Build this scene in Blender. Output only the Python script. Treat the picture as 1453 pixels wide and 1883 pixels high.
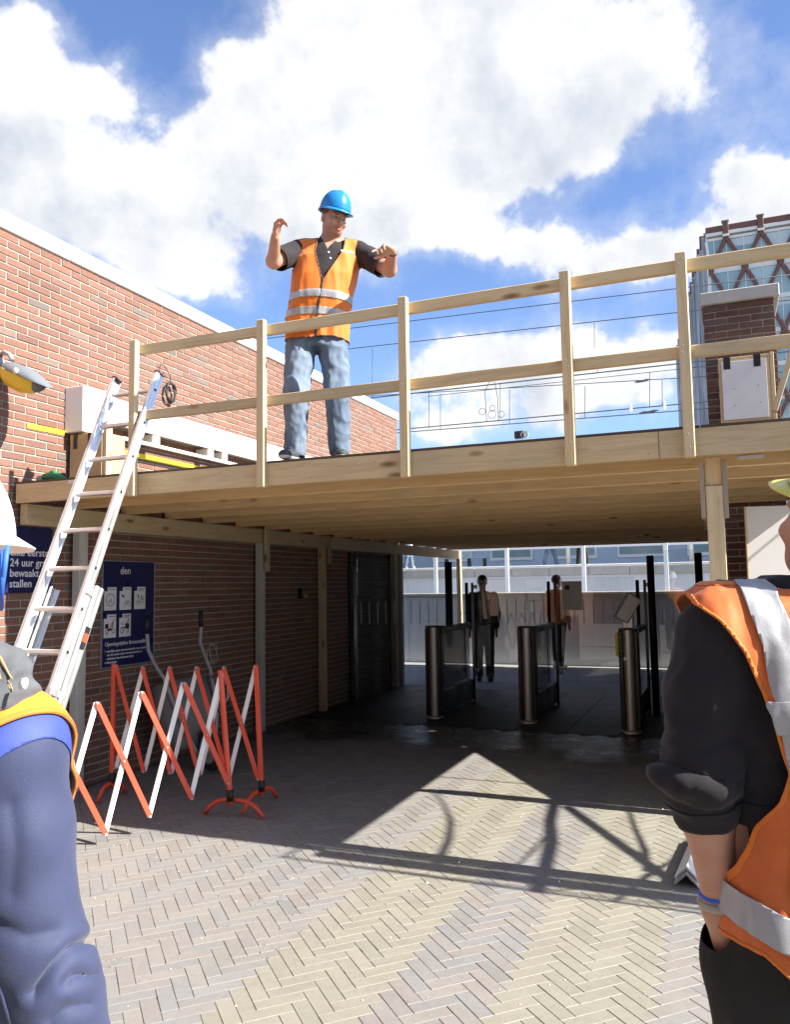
import bpy, bmesh, math, random
import numpy as np
from mathutils import Vector, Matrix, noise as mnoise
R = math.radians
rng = random.Random(7)
for o in list(bpy.data.objects): bpy.data.objects.remove(o)
SC = bpy.context.scene
COL = SC.collection

# ------------------------------------------------------------------ camera, sky, sun, exposure
PW, PH, FPX = 1453.0, 1883.0, 1477.5          # photograph size, focal length in its pixels
CAM_H, YAW, PITCH, ROLL = 1.6, 22.23, 5.2, -0.866
def _basis():
    y, p, r = R(YAW), R(PITCH), R(ROLL)
    fw = Vector((-math.sin(y)*math.cos(p), math.cos(y)*math.cos(p), math.sin(p)))
    rt = Vector((math.cos(y), math.sin(y), 0)); up = rt.cross(fw)
    return fw, rt*math.cos(r)+up*math.sin(r), up*math.cos(r)-rt*math.sin(r)
FW, RT, UP = _basis()
CAM_O = Vector((0, 0, CAM_H))
def ray(px, py): return FW + RT*((px-PW/2)/FPX) - UP*((py-PH/2)/FPX)
def pt(px, py, ax, v):                         # photo pixel -> point on the plane axis=v
    d = ray(px, py); return CAM_O + d*((v-CAM_O[ax])/d[ax])
def pd(px, py, depth): return CAM_O + ray(px, py)*depth
cam_d = bpy.data.cameras.new('camera'); cam = bpy.data.objects.new('camera', cam_d); COL.objects.link(cam)
cam_d.sensor_fit = 'HORIZONTAL'; cam_d.sensor_width = 36; cam_d.lens = FPX/PW*36
cam_d.clip_start = 0.05; cam_d.clip_end = 2000
M = Matrix((RT, UP, -FW)).transposed().to_4x4(); M.translation = CAM_O; cam.matrix_world = M
SC.camera = cam
SC.render.resolution_x, SC.render.resolution_y = 791, 1024

SUN_EL, SUN_AZ = R(37), R(90.6)                # azimuth clockwise from +Y: the sun stands over +X
SUN_DIR = Vector((math.sin(SUN_AZ)*math.cos(SUN_EL), math.cos(SUN_AZ)*math.cos(SUN_EL), math.sin(SUN_EL)))
sun_d = bpy.data.lights.new('sun', 'SUN'); sun_d.energy = 5.0; sun_d.angle = R(0.55); sun_d.color = (1.0, 0.95, 0.86)
sun = bpy.data.objects.new('sun', sun_d); COL.objects.link(sun)
sun.rotation_euler = SUN_DIR.to_track_quat('Z', 'Y').to_euler(); sun.location = SUN_DIR*60
SC.view_settings.view_transform = 'Standard'; SC.view_settings.look = 'None'
SC.view_settings.gamma = 1; SC.view_settings.use_curve_mapping = False
SC.view_settings.exposure = 1.5

class NT:                                       # tiny node-graph helper
    def __init__(s, tree): s.t = tree; s.t.nodes.clear()
    def n(s, typ, ins=None, **kw):
        nd = s.t.nodes.new(typ)
        for k, v in kw.items(): setattr(nd, k, v)
        for k, v in (ins or {}).items():
            sock = nd.inputs[k]
            if isinstance(v, bpy.types.NodeSocket): s.t.links.new(v, sock)
            else: sock.default_value = v
        return nd
    def math(s, op, a, b=0.0, c=0.0, clamp=False):
        return s.n('ShaderNodeMath', {0: a, 1: b, 2: c}, operation=op, use_clamp=clamp).outputs[0]
    def vmath(s, op, a, b=(0, 0, 0), out=0):
        return s.n('ShaderNodeVectorMath', {0: a, 1: b}, operation=op).outputs[out]
    def noise(s, vec, scale, detail=4, rough=0.55, dist=0.0, out=0, dim='3D'):
        return s.n('ShaderNodeTexNoise', {'Vector': vec, 'Scale': scale, 'Detail': detail, 'Roughness': rough, 'Distortion': dist}, noise_dimensions=dim).outputs[out]
    def ramp(s, fac, stops, interp='LINEAR'):
        nd = s.n('ShaderNodeValToRGB', {0: fac}); cr = nd.color_ramp; cr.interpolation = interp
        while len(cr.elements) > len(stops): cr.elements.remove(cr.elements[-1])
        while len(cr.elements) < len(stops): cr.elements.new(0.5)
        for e, (p, c) in zip(cr.elements, stops):
            e.position = p; e.color = tuple(c)+((1,) if len(c) == 3 else ())
        return nd.outputs[0]
    def mix(s, fac, a, b, blend='MIX'):
        nd = s.n('ShaderNodeMix', data_type='RGBA', blend_type=blend)
        for i, v in ((0, fac), (6, a), (7, b)):
            if isinstance(v, bpy.types.NodeSocket): s.t.links.new(v, nd.inputs[i])
            else: nd.inputs[i].default_value = v if i == 0 else tuple(v)+((1,) if len(v) == 3 else ())
        return nd.outputs[2]
    def maprange(s, v, a, b, c=0.0, d=1.0, smooth=True):
        return s.n('ShaderNodeMapRange', {0: v, 1: a, 2: b, 3: c, 4: d}, interpolation_type='SMOOTHSTEP' if smooth else 'LINEAR').outputs[0]

# sky: Nishita air with cumulus clouds laid over it in azimuth / elevation
W = bpy.data.worlds.new('World'); SC.world = W; W.use_nodes = True
g = NT(W.node_tree)
sky = g.n('ShaderNodeTexSky', sky_type='NISHITA', sun_disc=False, sun_elevation=SUN_EL, sun_rotation=SUN_AZ, altitude=0, air_density=1.0, dust_density=0.6, ozone_density=2.5)
geo = g.n('ShaderNodeNewGeometry')
dirv = g.vmath('SCALE', geo.outputs['Incoming'], (0, 0, 0)); dirv.node.inputs['Scale'].default_value = -1.0
sep = g.n('ShaderNodeSeparateXYZ', {0: dirv})
az = g.math('ARCTAN2', sep.outputs[0], sep.outputs[1])
el = g.math('ARCSINE', sep.outputs[2])
def azel(px, py):
    d = ray(px, py).normalized(); return math.degrees(math.atan2(d.x, d.y)), math.degrees(math.asin(d.z))
# cumulus heaps, placed by where they stand in the sky: (photo x, y, radius x, radius y, weight)
HEAPS = [(790, 190, 300, 210, .95), (1010, 140, 230, 190, 1.0), (560, 300, 240, 170, .7), (690, 40, 190, 100, .8), (720, 400, 170, 110, .45), (450, 280, 150, 110, .55), (370, 90, 55, 45, .35),
         (40, 120, 90, 110, .9), (-40, 260, 150, 130, .9), (150, 400, 210, 90, .95), (330, 480, 110, 80, .55), (205, 165, 45, 80, .45), (40, 20, 40, 30, .3), (820, 330, 250, 90, .5),
         (850, 660, 170, 62, 1.0), (1090, 700, 210, 70, .95), (1190, 490, 220, 62, .95), (930, 470, 95, 42, .75), (1230, 640, 100, 55, .6), (690, 720, 110, 50, .5),
         (1425, 345, 70, 45, .75), (1680, 440, 240, 130, .9), (1480, 560, 130, 70, .6), (400, 540, 50, 40, .45), (900, 780, 600, 45, .55)]
warp = g.noise(dirv, 5.0, 5, .6, out=1)
wv = g.vmath('SUBTRACT', warp, (0.5, 0.5, 0.5))
ws = g.n('ShaderNodeSeparateXYZ', {0: wv})
az2 = g.math('MULTIPLY_ADD', ws.outputs[0], 0.16, az); el2 = g.math('MULTIPLY_ADD', ws.outputs[1], 0.12, el)
tot = None
for (px, py, rx, ry, w) in HEAPS:
    a, e = azel(px, py); sx = rx/FPX*0.86; sy = ry/FPX*0.86
    u = g.math('MULTIPLY', g.math('SUBTRACT', az2, R(a)), math.cos(R(e))/sx)
    v = g.math('MULTIPLY', g.math('SUBTRACT', el2, R(e)), 1/sy)
    q = g.math('MULTIPLY_ADD', u, u, g.math('MULTIPLY', v, v))
    b = g.math('MULTIPLY', g.math('POWER', 2.718, g.math('MULTIPLY', q, -0.9)), w)
    tot = b if tot is None else g.math('ADD', tot, b)
# elsewhere in the sky the same broken cumulus goes on
azc, elc = azel(726, 400)
far = g.maprange(g.math('ABSOLUTE', g.math('SUBTRACT', az, R(azc))), R(40), R(60))
wild = g.maprange(g.noise(dirv, 2.2, 2, .5), .46, .64)
tot = g.math('MAXIMUM', tot, g.math('MULTIPLY', wild, g.math('MULTIPLY', far, .9)))
tot = g.math('MINIMUM', tot, 1.25)
def fluff(vec):
    a = g.noise(vec, 5.2, 7, .58); b = g.noise(vec, 17, 5, .6)
    return g.math('MULTIPLY_ADD', g.math('SUBTRACT', b, .5), .22, a)
f0 = fluff(dirv)
f1 = fluff(g.vmath('ADD', dirv, tuple(SUN_DIR*0.035+Vector((0, 0, .02)))))
dens = g.math('ADD', tot, g.math('MULTIPLY', g.math('SUBTRACT', f0, .5), 2.4))
mask = g.maprange(dens, .46, .80)
thin = g.maprange(dens, .16, .80)
mask = g.math('MAXIMUM', mask, g.math('MULTIPLY', thin, .36))
rel = g.math('SUBTRACT', f0, f1)                # bright on the side the sun strikes
lit = g.math('MULTIPLY_ADD', rel, 2.2, .80)
core = g.maprange(g.noise(dirv, 3.3, 4, .55), .40, .66)
lit = g.math('SUBTRACT', lit, g.math('MULTIPLY', g.math('MULTIPLY', core, g.maprange(dens, .65, 1.4)), .34), clamp=True)
ccol = g.ramp(lit, [(0.0, (2.7, 3.05, 3.7)), (.45, (4.0, 4.2, 4.6)), (.8, (5.1, 5.2, 5.3)), (1.0, (5.8, 5.8, 5.8))])
blue = g.mix(1.0, sky.outputs[0], (1.02, 1.08, 1.30), 'MULTIPLY')
both = g.mix(mask, blue, ccol)
bg = g.n('ShaderNodeBackground', {'Color': both, 'Strength': 0.069})
wo = g.n('ShaderNodeOutputWorld', {'Surface': bg.outputs[0]})
W.cycles.sampling_method = 'MANUAL'; W.cycles.sample_map_resolution = 512
# ------------------------------------------------------------------ materials
MATS = {}
def pbsdf(name, color=(.5, .5, .5), rough=.6, metal=0.0, build=None, spec=.5, sheen=0.0):
    m = bpy.data.materials.new(name); m.use_nodes = True; t = NT(m.node_tree)
    p = t.n('ShaderNodeBsdfPrincipled', {'Base Color': tuple(color)+(1,), 'Roughness': rough, 'Metallic': metal, 'Specular IOR Level': spec})
    if sheen: p.inputs['Sheen Weight'].default_value = sheen
    o = t.n('ShaderNodeOutputMaterial', {'Surface': p.outputs[0]})
    if build: build(t, p)
    MATS[name] = m; return m
def link(t, out, sock): t.t.links.new(out, sock)
def bump(t, p, h, strength=.3, dist=.01):
    b = t.n('ShaderNodeBump', {'Height': h, 'Strength': strength, 'Distance': dist}); link(t, b.outputs[0], p.inputs['Normal'])
def objco(t, rnd=True):
    co = t.n('ShaderNodeTexCoord').outputs['Object']
    if rnd:
        r = t.n('ShaderNodeObjectInfo').outputs['Random']
        co = t.vmath('ADD', co, t.n('ShaderNodeVectorMath', {0: (131, 77, 53), 'Scale': r}, operation='SCALE').outputs[0])
    return co
def piece_color(t):                              # colour of a single piece: object colour x vertex colour
    oi = t.n('ShaderNodeObjectInfo').outputs['Color']; at = t.n('ShaderNodeAttribute', attribute_name='Col').outputs['Color']
    return t.mix(1.0, oi, at, 'MULTIPLY')

def _wood(base, dark, knots=True):
    def f(t, p):
        co = objco(t)
        st = t.n('ShaderNodeMapping', {'Vector': co, 'Scale': (1.1, 26, 26)}).outputs[0]
        st2 = t.n('ShaderNodeMapping', {'Vector': co, 'Scale': (.6, 7, 7)}).outputs[0]
        n1 = t.noise(st, 4, 6, .65, .6); n2 = t.noise(st2, 3, 3, .5, 1.5); n3 = t.noise(co, 1.6, 3)
        gr = t.math('MULTIPLY_ADD', n2, .5, t.math('MULTIPLY', n1, .5))
        rd = t.n('ShaderNodeObjectInfo').outputs['Random']
        c = t.ramp(gr, [(.30, dark), (.52, base), (.75, tuple(min(1, x*1.12) for x in base))])
        tint = t.ramp(rd, [(0, (.76, .72, .66)), (.35, (1, .98, .93)), (.7, (.90, .84, .74)), (1, (1.02, .93, .80))])
        c = t.mix(.8, c, tint, 'MULTIPLY')
        c = t.mix(t.maprange(n3, .52, .78, 0, .38), c, (.33, .29, .23)); n6 = t.noise(st2, 9, 4, .7); c = t.mix(t.maprange(n6, .66, .74, 0, .45), c, tuple(x*.45 for x in dark))
        if knots:
            kv = t.n('ShaderNodeMapping', {'Vector': co, 'Scale': (2.2, 6.5, 6.5)}).outputs[0]
            vo = t.n('ShaderNodeTexVoronoi', {'Vector': kv, 'Scale': 1.0, 'Randomness': 1.0})
            k = t.maprange(vo.outputs['Distance'], .08, .17, 1, 0)
            kc = t.mix(t.maprange(vo.outputs['Distance'], .02, .1), (.13, .065, .025), (.30, .17, .07))
            c = t.mix(t.math('MULTIPLY', k, .85), c, kc)
        link(t, c, p.inputs['Base Color']); bump(t, p, n1, .25, .003)
    return f
pbsdf('spruce', rough=.62, build=_wood((.64, .52, .33), (.50, .38, .21)))
pbsdf('spruce_warm', rough=.62, build=_wood((.74, .54, .29), (.60, .40, .185)))
pbsdf('old_timber', rough=.75, build=_wood((.40, .35, .29), (.28, .235, .185)))
pbsdf('plywood', rough=.6, build=_wood((.58, .44, .27), (.48, .35, .20), False))
pbsdf('dark_plywood', rough=.5, build=_wood((.085, .055, .035), (.05, .032, .02), False))
def _brick(spk, rough_bump=.5):
    def f(t, p):
        co = objco(t, False); geo_ = t.n('ShaderNodeNewGeometry').outputs['Position']
        n = t.noise(geo_, 38, 6, .7); n2 = t.noise(geo_, 140, 4, .6); n3 = t.noise(geo_, 1.1, 4, .6)
        c = piece_color(t)
        c = t.mix(1, c, t.ramp(n, [(.25, (.78, .75, .73)), (.5, (1, 1, 1)), (.8, (1.15, 1.14, 1.14))]), 'MULTIPLY')
        c = t.mix(t.maprange(n2, .62, .78, 0, spk), c, (.05, .035, .03))
        st = t.n('ShaderNodeMapping', {'Vector': geo_, 'Scale': (3.5, 3.5, .35)}).outputs[0]; n5 = t.noise(st, 1.6, 5, .6)
        c = t.mix(t.maprange(n3, .5, .8, 0, .3), c, (.17, .135, .115)); c = t.mix(t.maprange(n5, .56, .75, 0, .35), c, (.10, .08, .07))
        link(t, c, p.inputs['Base Color'])
        bump(t, p, t.math('ADD', n, t.math('MULTIPLY', n2, .6)), rough_bump, .006)
    return f
pbsdf('brick', rough=.85, build=_brick(.5))
def _mortar(t, p):
    geo_ = t.n('ShaderNodeNewGeometry').outputs['Position']; n = t.noise(geo_, 60, 5, .7); n2 = t.noise(geo_, 2.0, 4)
    c = t.ramp(n, [(.3, (.29, .27, .235)), (.7, (.44, .415, .375))])
    link(t, t.mix(t.maprange(n2, .5, .75, 0, .35), c, (.36, .33, .29)), p.inputs['Base Color']); bump(t, p, n, .5, .004)
pbsdf('mortar', rough=.95, build=_mortar)
def _paver(t, p):
    geo_ = t.n('ShaderNodeNewGeometry').outputs['Position']
    n = t.noise(geo_, 30, 6, .7); n2 = t.noise(geo_, 190, 3, .6); n3 = t.noise(geo_, .9, 5, .62); n4 = t.noise(geo_, 5.5, 4, .6)
    c = piece_color(t)
    c = t.mix(1, c, t.ramp(n, [(.25, (.88, .87, .86)), (.5, (1, 1, 1)), (.8, (1.08, 1.08, 1.07))]), 'MULTIPLY')
    c = t.mix(t.maprange(n2, .60, .78, 0, .35), c, (.12, .11, .10))
    c = t.mix(t.maprange(n3, .5, .78, 0, .25), c, (.19, .175, .155))
    c = t.mix(t.maprange(n4, .68, .82, 0, .35), c, (.13, .12, .105))
    ps = t.n('ShaderNodeSeparateXYZ', {0: geo_}); n7 = t.noise(geo_, 1.3, 5, .65)      # under-deck shade put into the paver colour, with damp gloss in patches
    damp_shade = t.maprange(t.math('MULTIPLY_ADD', n7, 2.6, ps.outputs[1]), 8.75, 9.25)
    c = t.mix(damp_shade, c, t.mix(1, c, (.34, .31, .27), 'MULTIPLY'))
    link(t, c, p.inputs['Base Color']); bump(t, p, t.math('ADD', n, t.math('MULTIPLY', n2, .5)), .35, .004)
    dry = t.maprange(n4, .3, .7, .55, .85); link(t, t.math('MULTIPLY', dry, t.math('SUBTRACT', 1, t.math('MULTIPLY', damp_shade, .55))), p.inputs['Roughness'])
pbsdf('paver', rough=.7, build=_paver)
def _sand(t, p):
    geo_ = t.n('ShaderNodeNewGeometry').outputs['Position']; n = t.noise(geo_, 120, 4, .7); n2 = t.noise(geo_, 1.7, 5, .6)
    c = t.ramp(n, [(.3, (.08, .07, .055)), (.7, (.19, .17, .135))])
    moss = t.maprange(n2, .56, .66, 0, .75)
    link(t, t.mix(moss, c, (.045, .085, .015)), p.inputs['Base Color']); bump(t, p, n, .6, .004)
pbsdf('joint_sand', rough=.95, build=_sand)
def _asph(t, p):
    geo_ = t.n('ShaderNodeNewGeometry').outputs['Position']; n = t.noise(geo_, 45, 6, .75); n2 = t.noise(geo_, .35, 5, .6)
    c = t.ramp(n, [(.3, (.10, .095, .085)), (.7, (.19, .18, .16))])
    link(t, t.mix(t.maprange(n2, .45, .7, 0, .5), c, (.25, .235, .21)), p.inputs['Base Color']); bump(t, p, n, .4, .01)
pbsdf('asphalt', rough=.85, build=_asph)
def _conc(base, var=.25, scale=3.0):
    def f(t, p):
        geo_ = t.n('ShaderNodeNewGeometry').outputs['Position']; n = t.noise(geo_, scale, 7, .65); n2 = t.noise(geo_, 70, 4, .6)
        st = t.n('ShaderNodeMapping', {'Vector': geo_, 'Scale': (6, 6, .5)}).outputs[0]; n3 = t.noise(st, 2, 4, .6)
        lo = tuple(x*(1-var) for x in base)
        c = t.ramp(t.math('MULTIPLY_ADD', n3, .4, t.math('MULTIPLY', n, .6)), [(.3, lo), (.65, base)])
        c = t.mix(t.maprange(n2, .6, .8, 0, .3), c, lo)
        link(t, c, p.inputs['Base Color']); bump(t, p, n2, .25, .004)
    return f
pbsdf('dark_render', rough=.9, build=_conc((.16, .11, .09), .3))
pbsdf('dark_tile', rough=.55, spec=.35, build=_conc((.040, .038, .035), .35, 2.5))
pbsdf('white_coping', rough=.7, build=_conc((.80, .79, .76), .16))
pbsdf('concrete', rough=.85, build=_conc((.46, .445, .42), .3))
pbsdf('pale_wall', rough=.8, build=_conc((.62, .64, .68), .18, 1.2))
pbsdf('yard_concrete', rough=.85, build=_conc((.36, .35, .335), .3, 1.0))
pbsdf('grey_wall', rough=.8, build=_conc((.38, .38, .40), .25, 1.2))
def _alu(t, p):
    co = objco(t); st = t.n('ShaderNodeMapping', {'Vector': co, 'Scale': (1, 20, 20)}).outputs[0]
    n = t.noise(st, 6, 4, .6); n2 = t.noise(co, 9, 5, .65)
    link(t, t.mix(t.maprange(n2, .5, .75, 0, .6), (.80, .81, .82), (.60, .61, .63)), p.inputs['Base Color'])
    link(t, t.maprange(n, .3, .7, .28, .48), p.inputs['Roughness']); bump(t, p, n2, .06, .004)
pbsdf('aluminium', rough=.35, metal=.85, build=_alu)
def _steel(t, p):
    co = objco(t); st = t.n('ShaderNodeMapping', {'Vector': co, 'Scale': (60, 60, 2)}).outputs[0]; n = t.noise(st, 4, 3, .6)
    link(t, t.maprange(n, .3, .7, .38, .58), p.inputs['Roughness']); link(t, t.ramp(n, [(.3, (.62, .60, .57)), (.7, (.76, .74, .71))]), p.inputs['Base Color'])
pbsdf('stainless', rough=.45, metal=.75, build=_steel)
def _paint(base, worn=(.3, .3, .3), amt=.5, rough=.4):
    def f(t, p):
        co = objco(t); n = t.noise(co, 14, 7, .7); n2 = t.noise(co, 3, 4, .6)
        c = t.mix(t.maprange(n2, .35, .7, 0, .22), base, tuple(x*.72 for x in base))
        c = t.mix(t.maprange(n, .66, .74, 0, amt), c, worn)
        link(t, c, p.inputs['Base Color']); link(t, t.maprange(n2, .3, .7, rough-.1, rough+.15), p.inputs['Roughness']); bump(t, p, n, .08, .002)
    return f
pbsdf('red_paint', build=_paint((.68, .075, .035), (.22, .09, .06)))
pbsdf('white_paint', build=_paint((.80, .80, .79), (.42, .38, .34), .45))
pbsdf('white_metal', build=_paint((.80, .80, .80), (.55, .52, .48), .25))
pbsdf('white_board', build=_paint((.76, .75, .73), (.6, .58, .55), .15, .5))
pbsdf('black_plastic', build=_paint((.012, .012, .013), (.05, .05, .05), .4, .45))
pbsdf('black_metal', build=_paint((.018, .017, .016), (.06, .055, .05), .3, .38))
pbsdf('shutter_dark', build=_paint((.013, .010, .009), (.03, .025, .02), .3, .7))
pbsdf('black_tape', (.012, .012, .012), .55)
pbsdf('sign_blue', build=_paint((.014, .017, .085), (.04, .045, .12), .3, .35))
pbsdf('sign_white', (.72, .73, .76), .5)
pbsdf('pictogram_black', (.015, .015, .018), .5)
pbsdf('pictogram_red', (.45, .03, .03), .5)
pbsdf('yellow_tape', (.72, .60, .03), .5)
pbsdf('lamp_yellow', build=_paint((.80, .55, .03), (.5, .35, .05), .2, .35))
pbsdf('lamp_grey', build=_paint((.16, .18, .20), (.3, .3, .3), .2, .4))
pbsdf('tool_green', build=_paint((.02, .24, .10), (.03, .1, .05), .3, .4))
pbsdf('galvanised', build=_paint((.33, .33, .33), (.5, .49, .47), .5, .5))
pbsdf('tray_grey', build=_paint((.17, .165, .16), (.40, .37, .33), .7, .6))
pbsdf('rubber', (.02, .02, .02), .8)
pbsdf('cable_black', (.02, .02, .022), .5)
pbsdf('wire_dark', (.06, .065, .075), .5)
pbsdf('insulator_white', (.75, .75, .72), .3)
pbsdf('cladding_brown', build=_paint((.155, .072, .055), (.22, .12, .09), .3, .6))
pbsdf('frame_white', (.74, .74, .72), .45)
def _facade_glass(t, p):
    rd = t.n('ShaderNodeObjectInfo').outputs['Random']
    link(t, t.ramp(rd, [(0, (.20, .32, .36)), (.5, (.32, .46, .48)), (1, (.44, .57, .57))]), p.inputs['Base Color'])
pbsdf('facade_glass', rough=.08, spec=.9, build=_facade_glass)
pbsdf('facade_blind', (.52, .60, .62), .5)
def _fins(t, p):
    geo_ = t.n('ShaderNodeNewGeometry').outputs['Position']; st = t.n('ShaderNodeMapping', {'Vector': geo_, 'Scale': (1, .35, .05)}).outputs[0]
    n = t.noise(st, 2.5, 4, .6); link(t, t.ramp(n, [(.35, (.22, .24, .27)), (.65, (.62, .65, .68))]), p.inputs['Base Color'])
pbsdf('facade_fins', rough=.35, build=_fins)
pbsdf('station_blue', build=_paint((.44, .54, .66), (.3, .38, .48), .1, .4))
def glass_mat(name, tint=(.97, .985, .98), refl=.8, haze=.03):
    m = bpy.data.materials.new(name); m.use_nodes = True; t = NT(m.node_tree)
    tr = t.n('ShaderNodeBsdfTransparent', {'Color': tuple(tint)+(1,)}); gl = t.n('ShaderNodeBsdfGlossy', {'Color': (1, 1, 1, 1), 'Roughness': .01})
    df = t.n('ShaderNodeBsdfDiffuse', {'Color': (.6, .6, .6, 1)})
    fr = t.n('ShaderNodeFresnel', {'IOR': 1.5}); k = t.math('MULTIPLY', fr.outputs[0], 1.6*refl, clamp=True)
    a = t.n('ShaderNodeMixShader', {0: k, 1: tr.outputs[0], 2: gl.outputs[0]})
    b = t.n('ShaderNodeMixShader', {0: haze, 1: a.outputs[0], 2: df.outputs[0]})
    t.n('ShaderNodeOutputMaterial', {'Surface': b.outputs[0]}); MATS[name] = m
glass_mat('gate_glass')
# cloth and skin
def _cloth(base, dark=None, weave=420, fold=.12):
    dark = dark or tuple(x*.8 for x in base)
    def f(t, p):
        co = objco(t); n = t.noise(co, 7, 5, .6); w = t.noise(co, weave, 2, .5)
        c = t.mix(t.maprange(n, .35, .68), dark, base); c = t.mix(t.maprange(w, .35, .65, 0, .16), c, tuple(x*.55 for x in base))
        wr_ = t.noise(co, 26, 5, .6, 1.2); link(t, c, p.inputs['Base Color']); bump(t, p, t.math('MULTIPLY_ADD', w, .3, t.math('MULTIPLY_ADD', wr_, .45, n)), .22, .006)
    return f
pbsdf('vest_orange', rough=.7, sheen=.15, build=_cloth((.72, .185, .009), (.66, .15, .007)))
pbsdf('vest_orange_worn', rough=.7, sheen=.15, build=_cloth((.66, .15, .022), (.55, .115, .02)))
pbsdf('vest_yellow_orange', rough=.7, sheen=.15, build=_cloth((.82, .27, .012), (.78, .21, .01)))
pbsdf('reflective', rough=.42, metal=.25, build=_cloth((.43, .43, .45), (.35, .35, .37)))
pbsdf('trim_dark', (.10, .04, .03), .7)
pbsdf('shirt_dark', rough=.9, sheen=.04, build=_cloth((.020, .0155, .018), (.015, .012, .014)))
pbsdf('sweater_black', rough=.95, sheen=.08, build=_cloth((.014, .0115, .0155), (.010, .008, .011)))
def _jeans(t, p):
    co = objco(t); n = t.noise(co, 6, 5, .6); w = t.noise(co, 300, 2, .5)
    st = t.n('ShaderNodeMapping', {'Vector': co, 'Scale': (7, 3, 2)}).outputs[0]; n2 = t.noise(st, 1.4, 5, .6)
    c = t.mix(t.maprange(n2, .36, .68), (.10, .145, .215), (.185, .24, .32)); c = t.mix(t.maprange(w, .4, .6, 0, .25), c, (.06, .08, .13))
    link(t, c, p.inputs['Base Color']); bump(t, p, t.math('MULTIPLY_ADD', w, .2, n), .3, .008)
pbsdf('jeans', rough=.85, build=_jeans)
pbsdf('trousers_black', rough=.85, build=_cloth((.016, .015, .014), (.010, .0095, .009)))
pbsdf('jacket_navy', rough=.75, sheen=.12, build=_cloth((.030, .040, .098), (.022, .030, .076)))
pbsdf('jacket_royal', rough=.7, build=_cloth((.045, .075, .36), (.035, .06, .30)))
pbsdf('hood_grey', rough=.85, build=_cloth((.12, .125, .135), (.075, .08, .088)))
pbsdf('hair_blond', rough=.6, build=_cloth((.42, .30, .15), (.30, .20, .10), 200))
pbsdf('hair_brown', rough=.7, build=_cloth((.10, .06, .035), (.06, .035, .02), 200))
pbsdf('shoe_grey', rough=.7, build=_cloth((.05, .055, .065), (.03, .033, .04)))
pbsdf('shoe_white', rough=.5, build=_cloth((.6, .6, .6), (.45, .45, .45)))
pbsdf('helmet_blue', rough=.32, build=_paint((.015, .20, .52), (.05, .25, .5), .15, .32))
pbsdf('helmet_white', rough=.35, build=_paint((.82, .82, .81), (.7, .7, .68), .15, .35))
pbsdf('helmet_yellow', rough=.35, build=_paint((.72, .66, .10), (.6, .55, .2), .15, .35))
pbsdf('strap_blue', (.03, .13, .6), .6)
pbsdf('watch_strap', (.38, .35, .26), .6)
def _skin(base):
    def f(t, p):
        co = objco(t, False); n = t.noise(co, 9, 5, .6); n2 = t.noise(co, 160, 3, .6)
        at = t.n('ShaderNodeAttribute', attribute_name='Col').outputs['Color']
        c = t.mix(t.maprange(n, .38, .66), base, (base[0]*.95, base[1]*.80, base[2]*.76)); c = t.mix(1, c, at, 'MULTIPLY')
        link(t, c, p.inputs['Base Color']); bump(t, p, n2, .12, .002)
        p.inputs['Subsurface Weight'].default_value = .08; p.inputs['Subsurface Radius'].default_value = (.02, .008, .004); p.inputs['Subsurface Scale'].default_value = .5
    return f
pbsdf('skin', rough=.5, build=_skin((.50, .275, .19)))
pbsdf('post_whitewash', rough=.8, build=_conc((.58, .565, .53), .25, 6.0))

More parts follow.
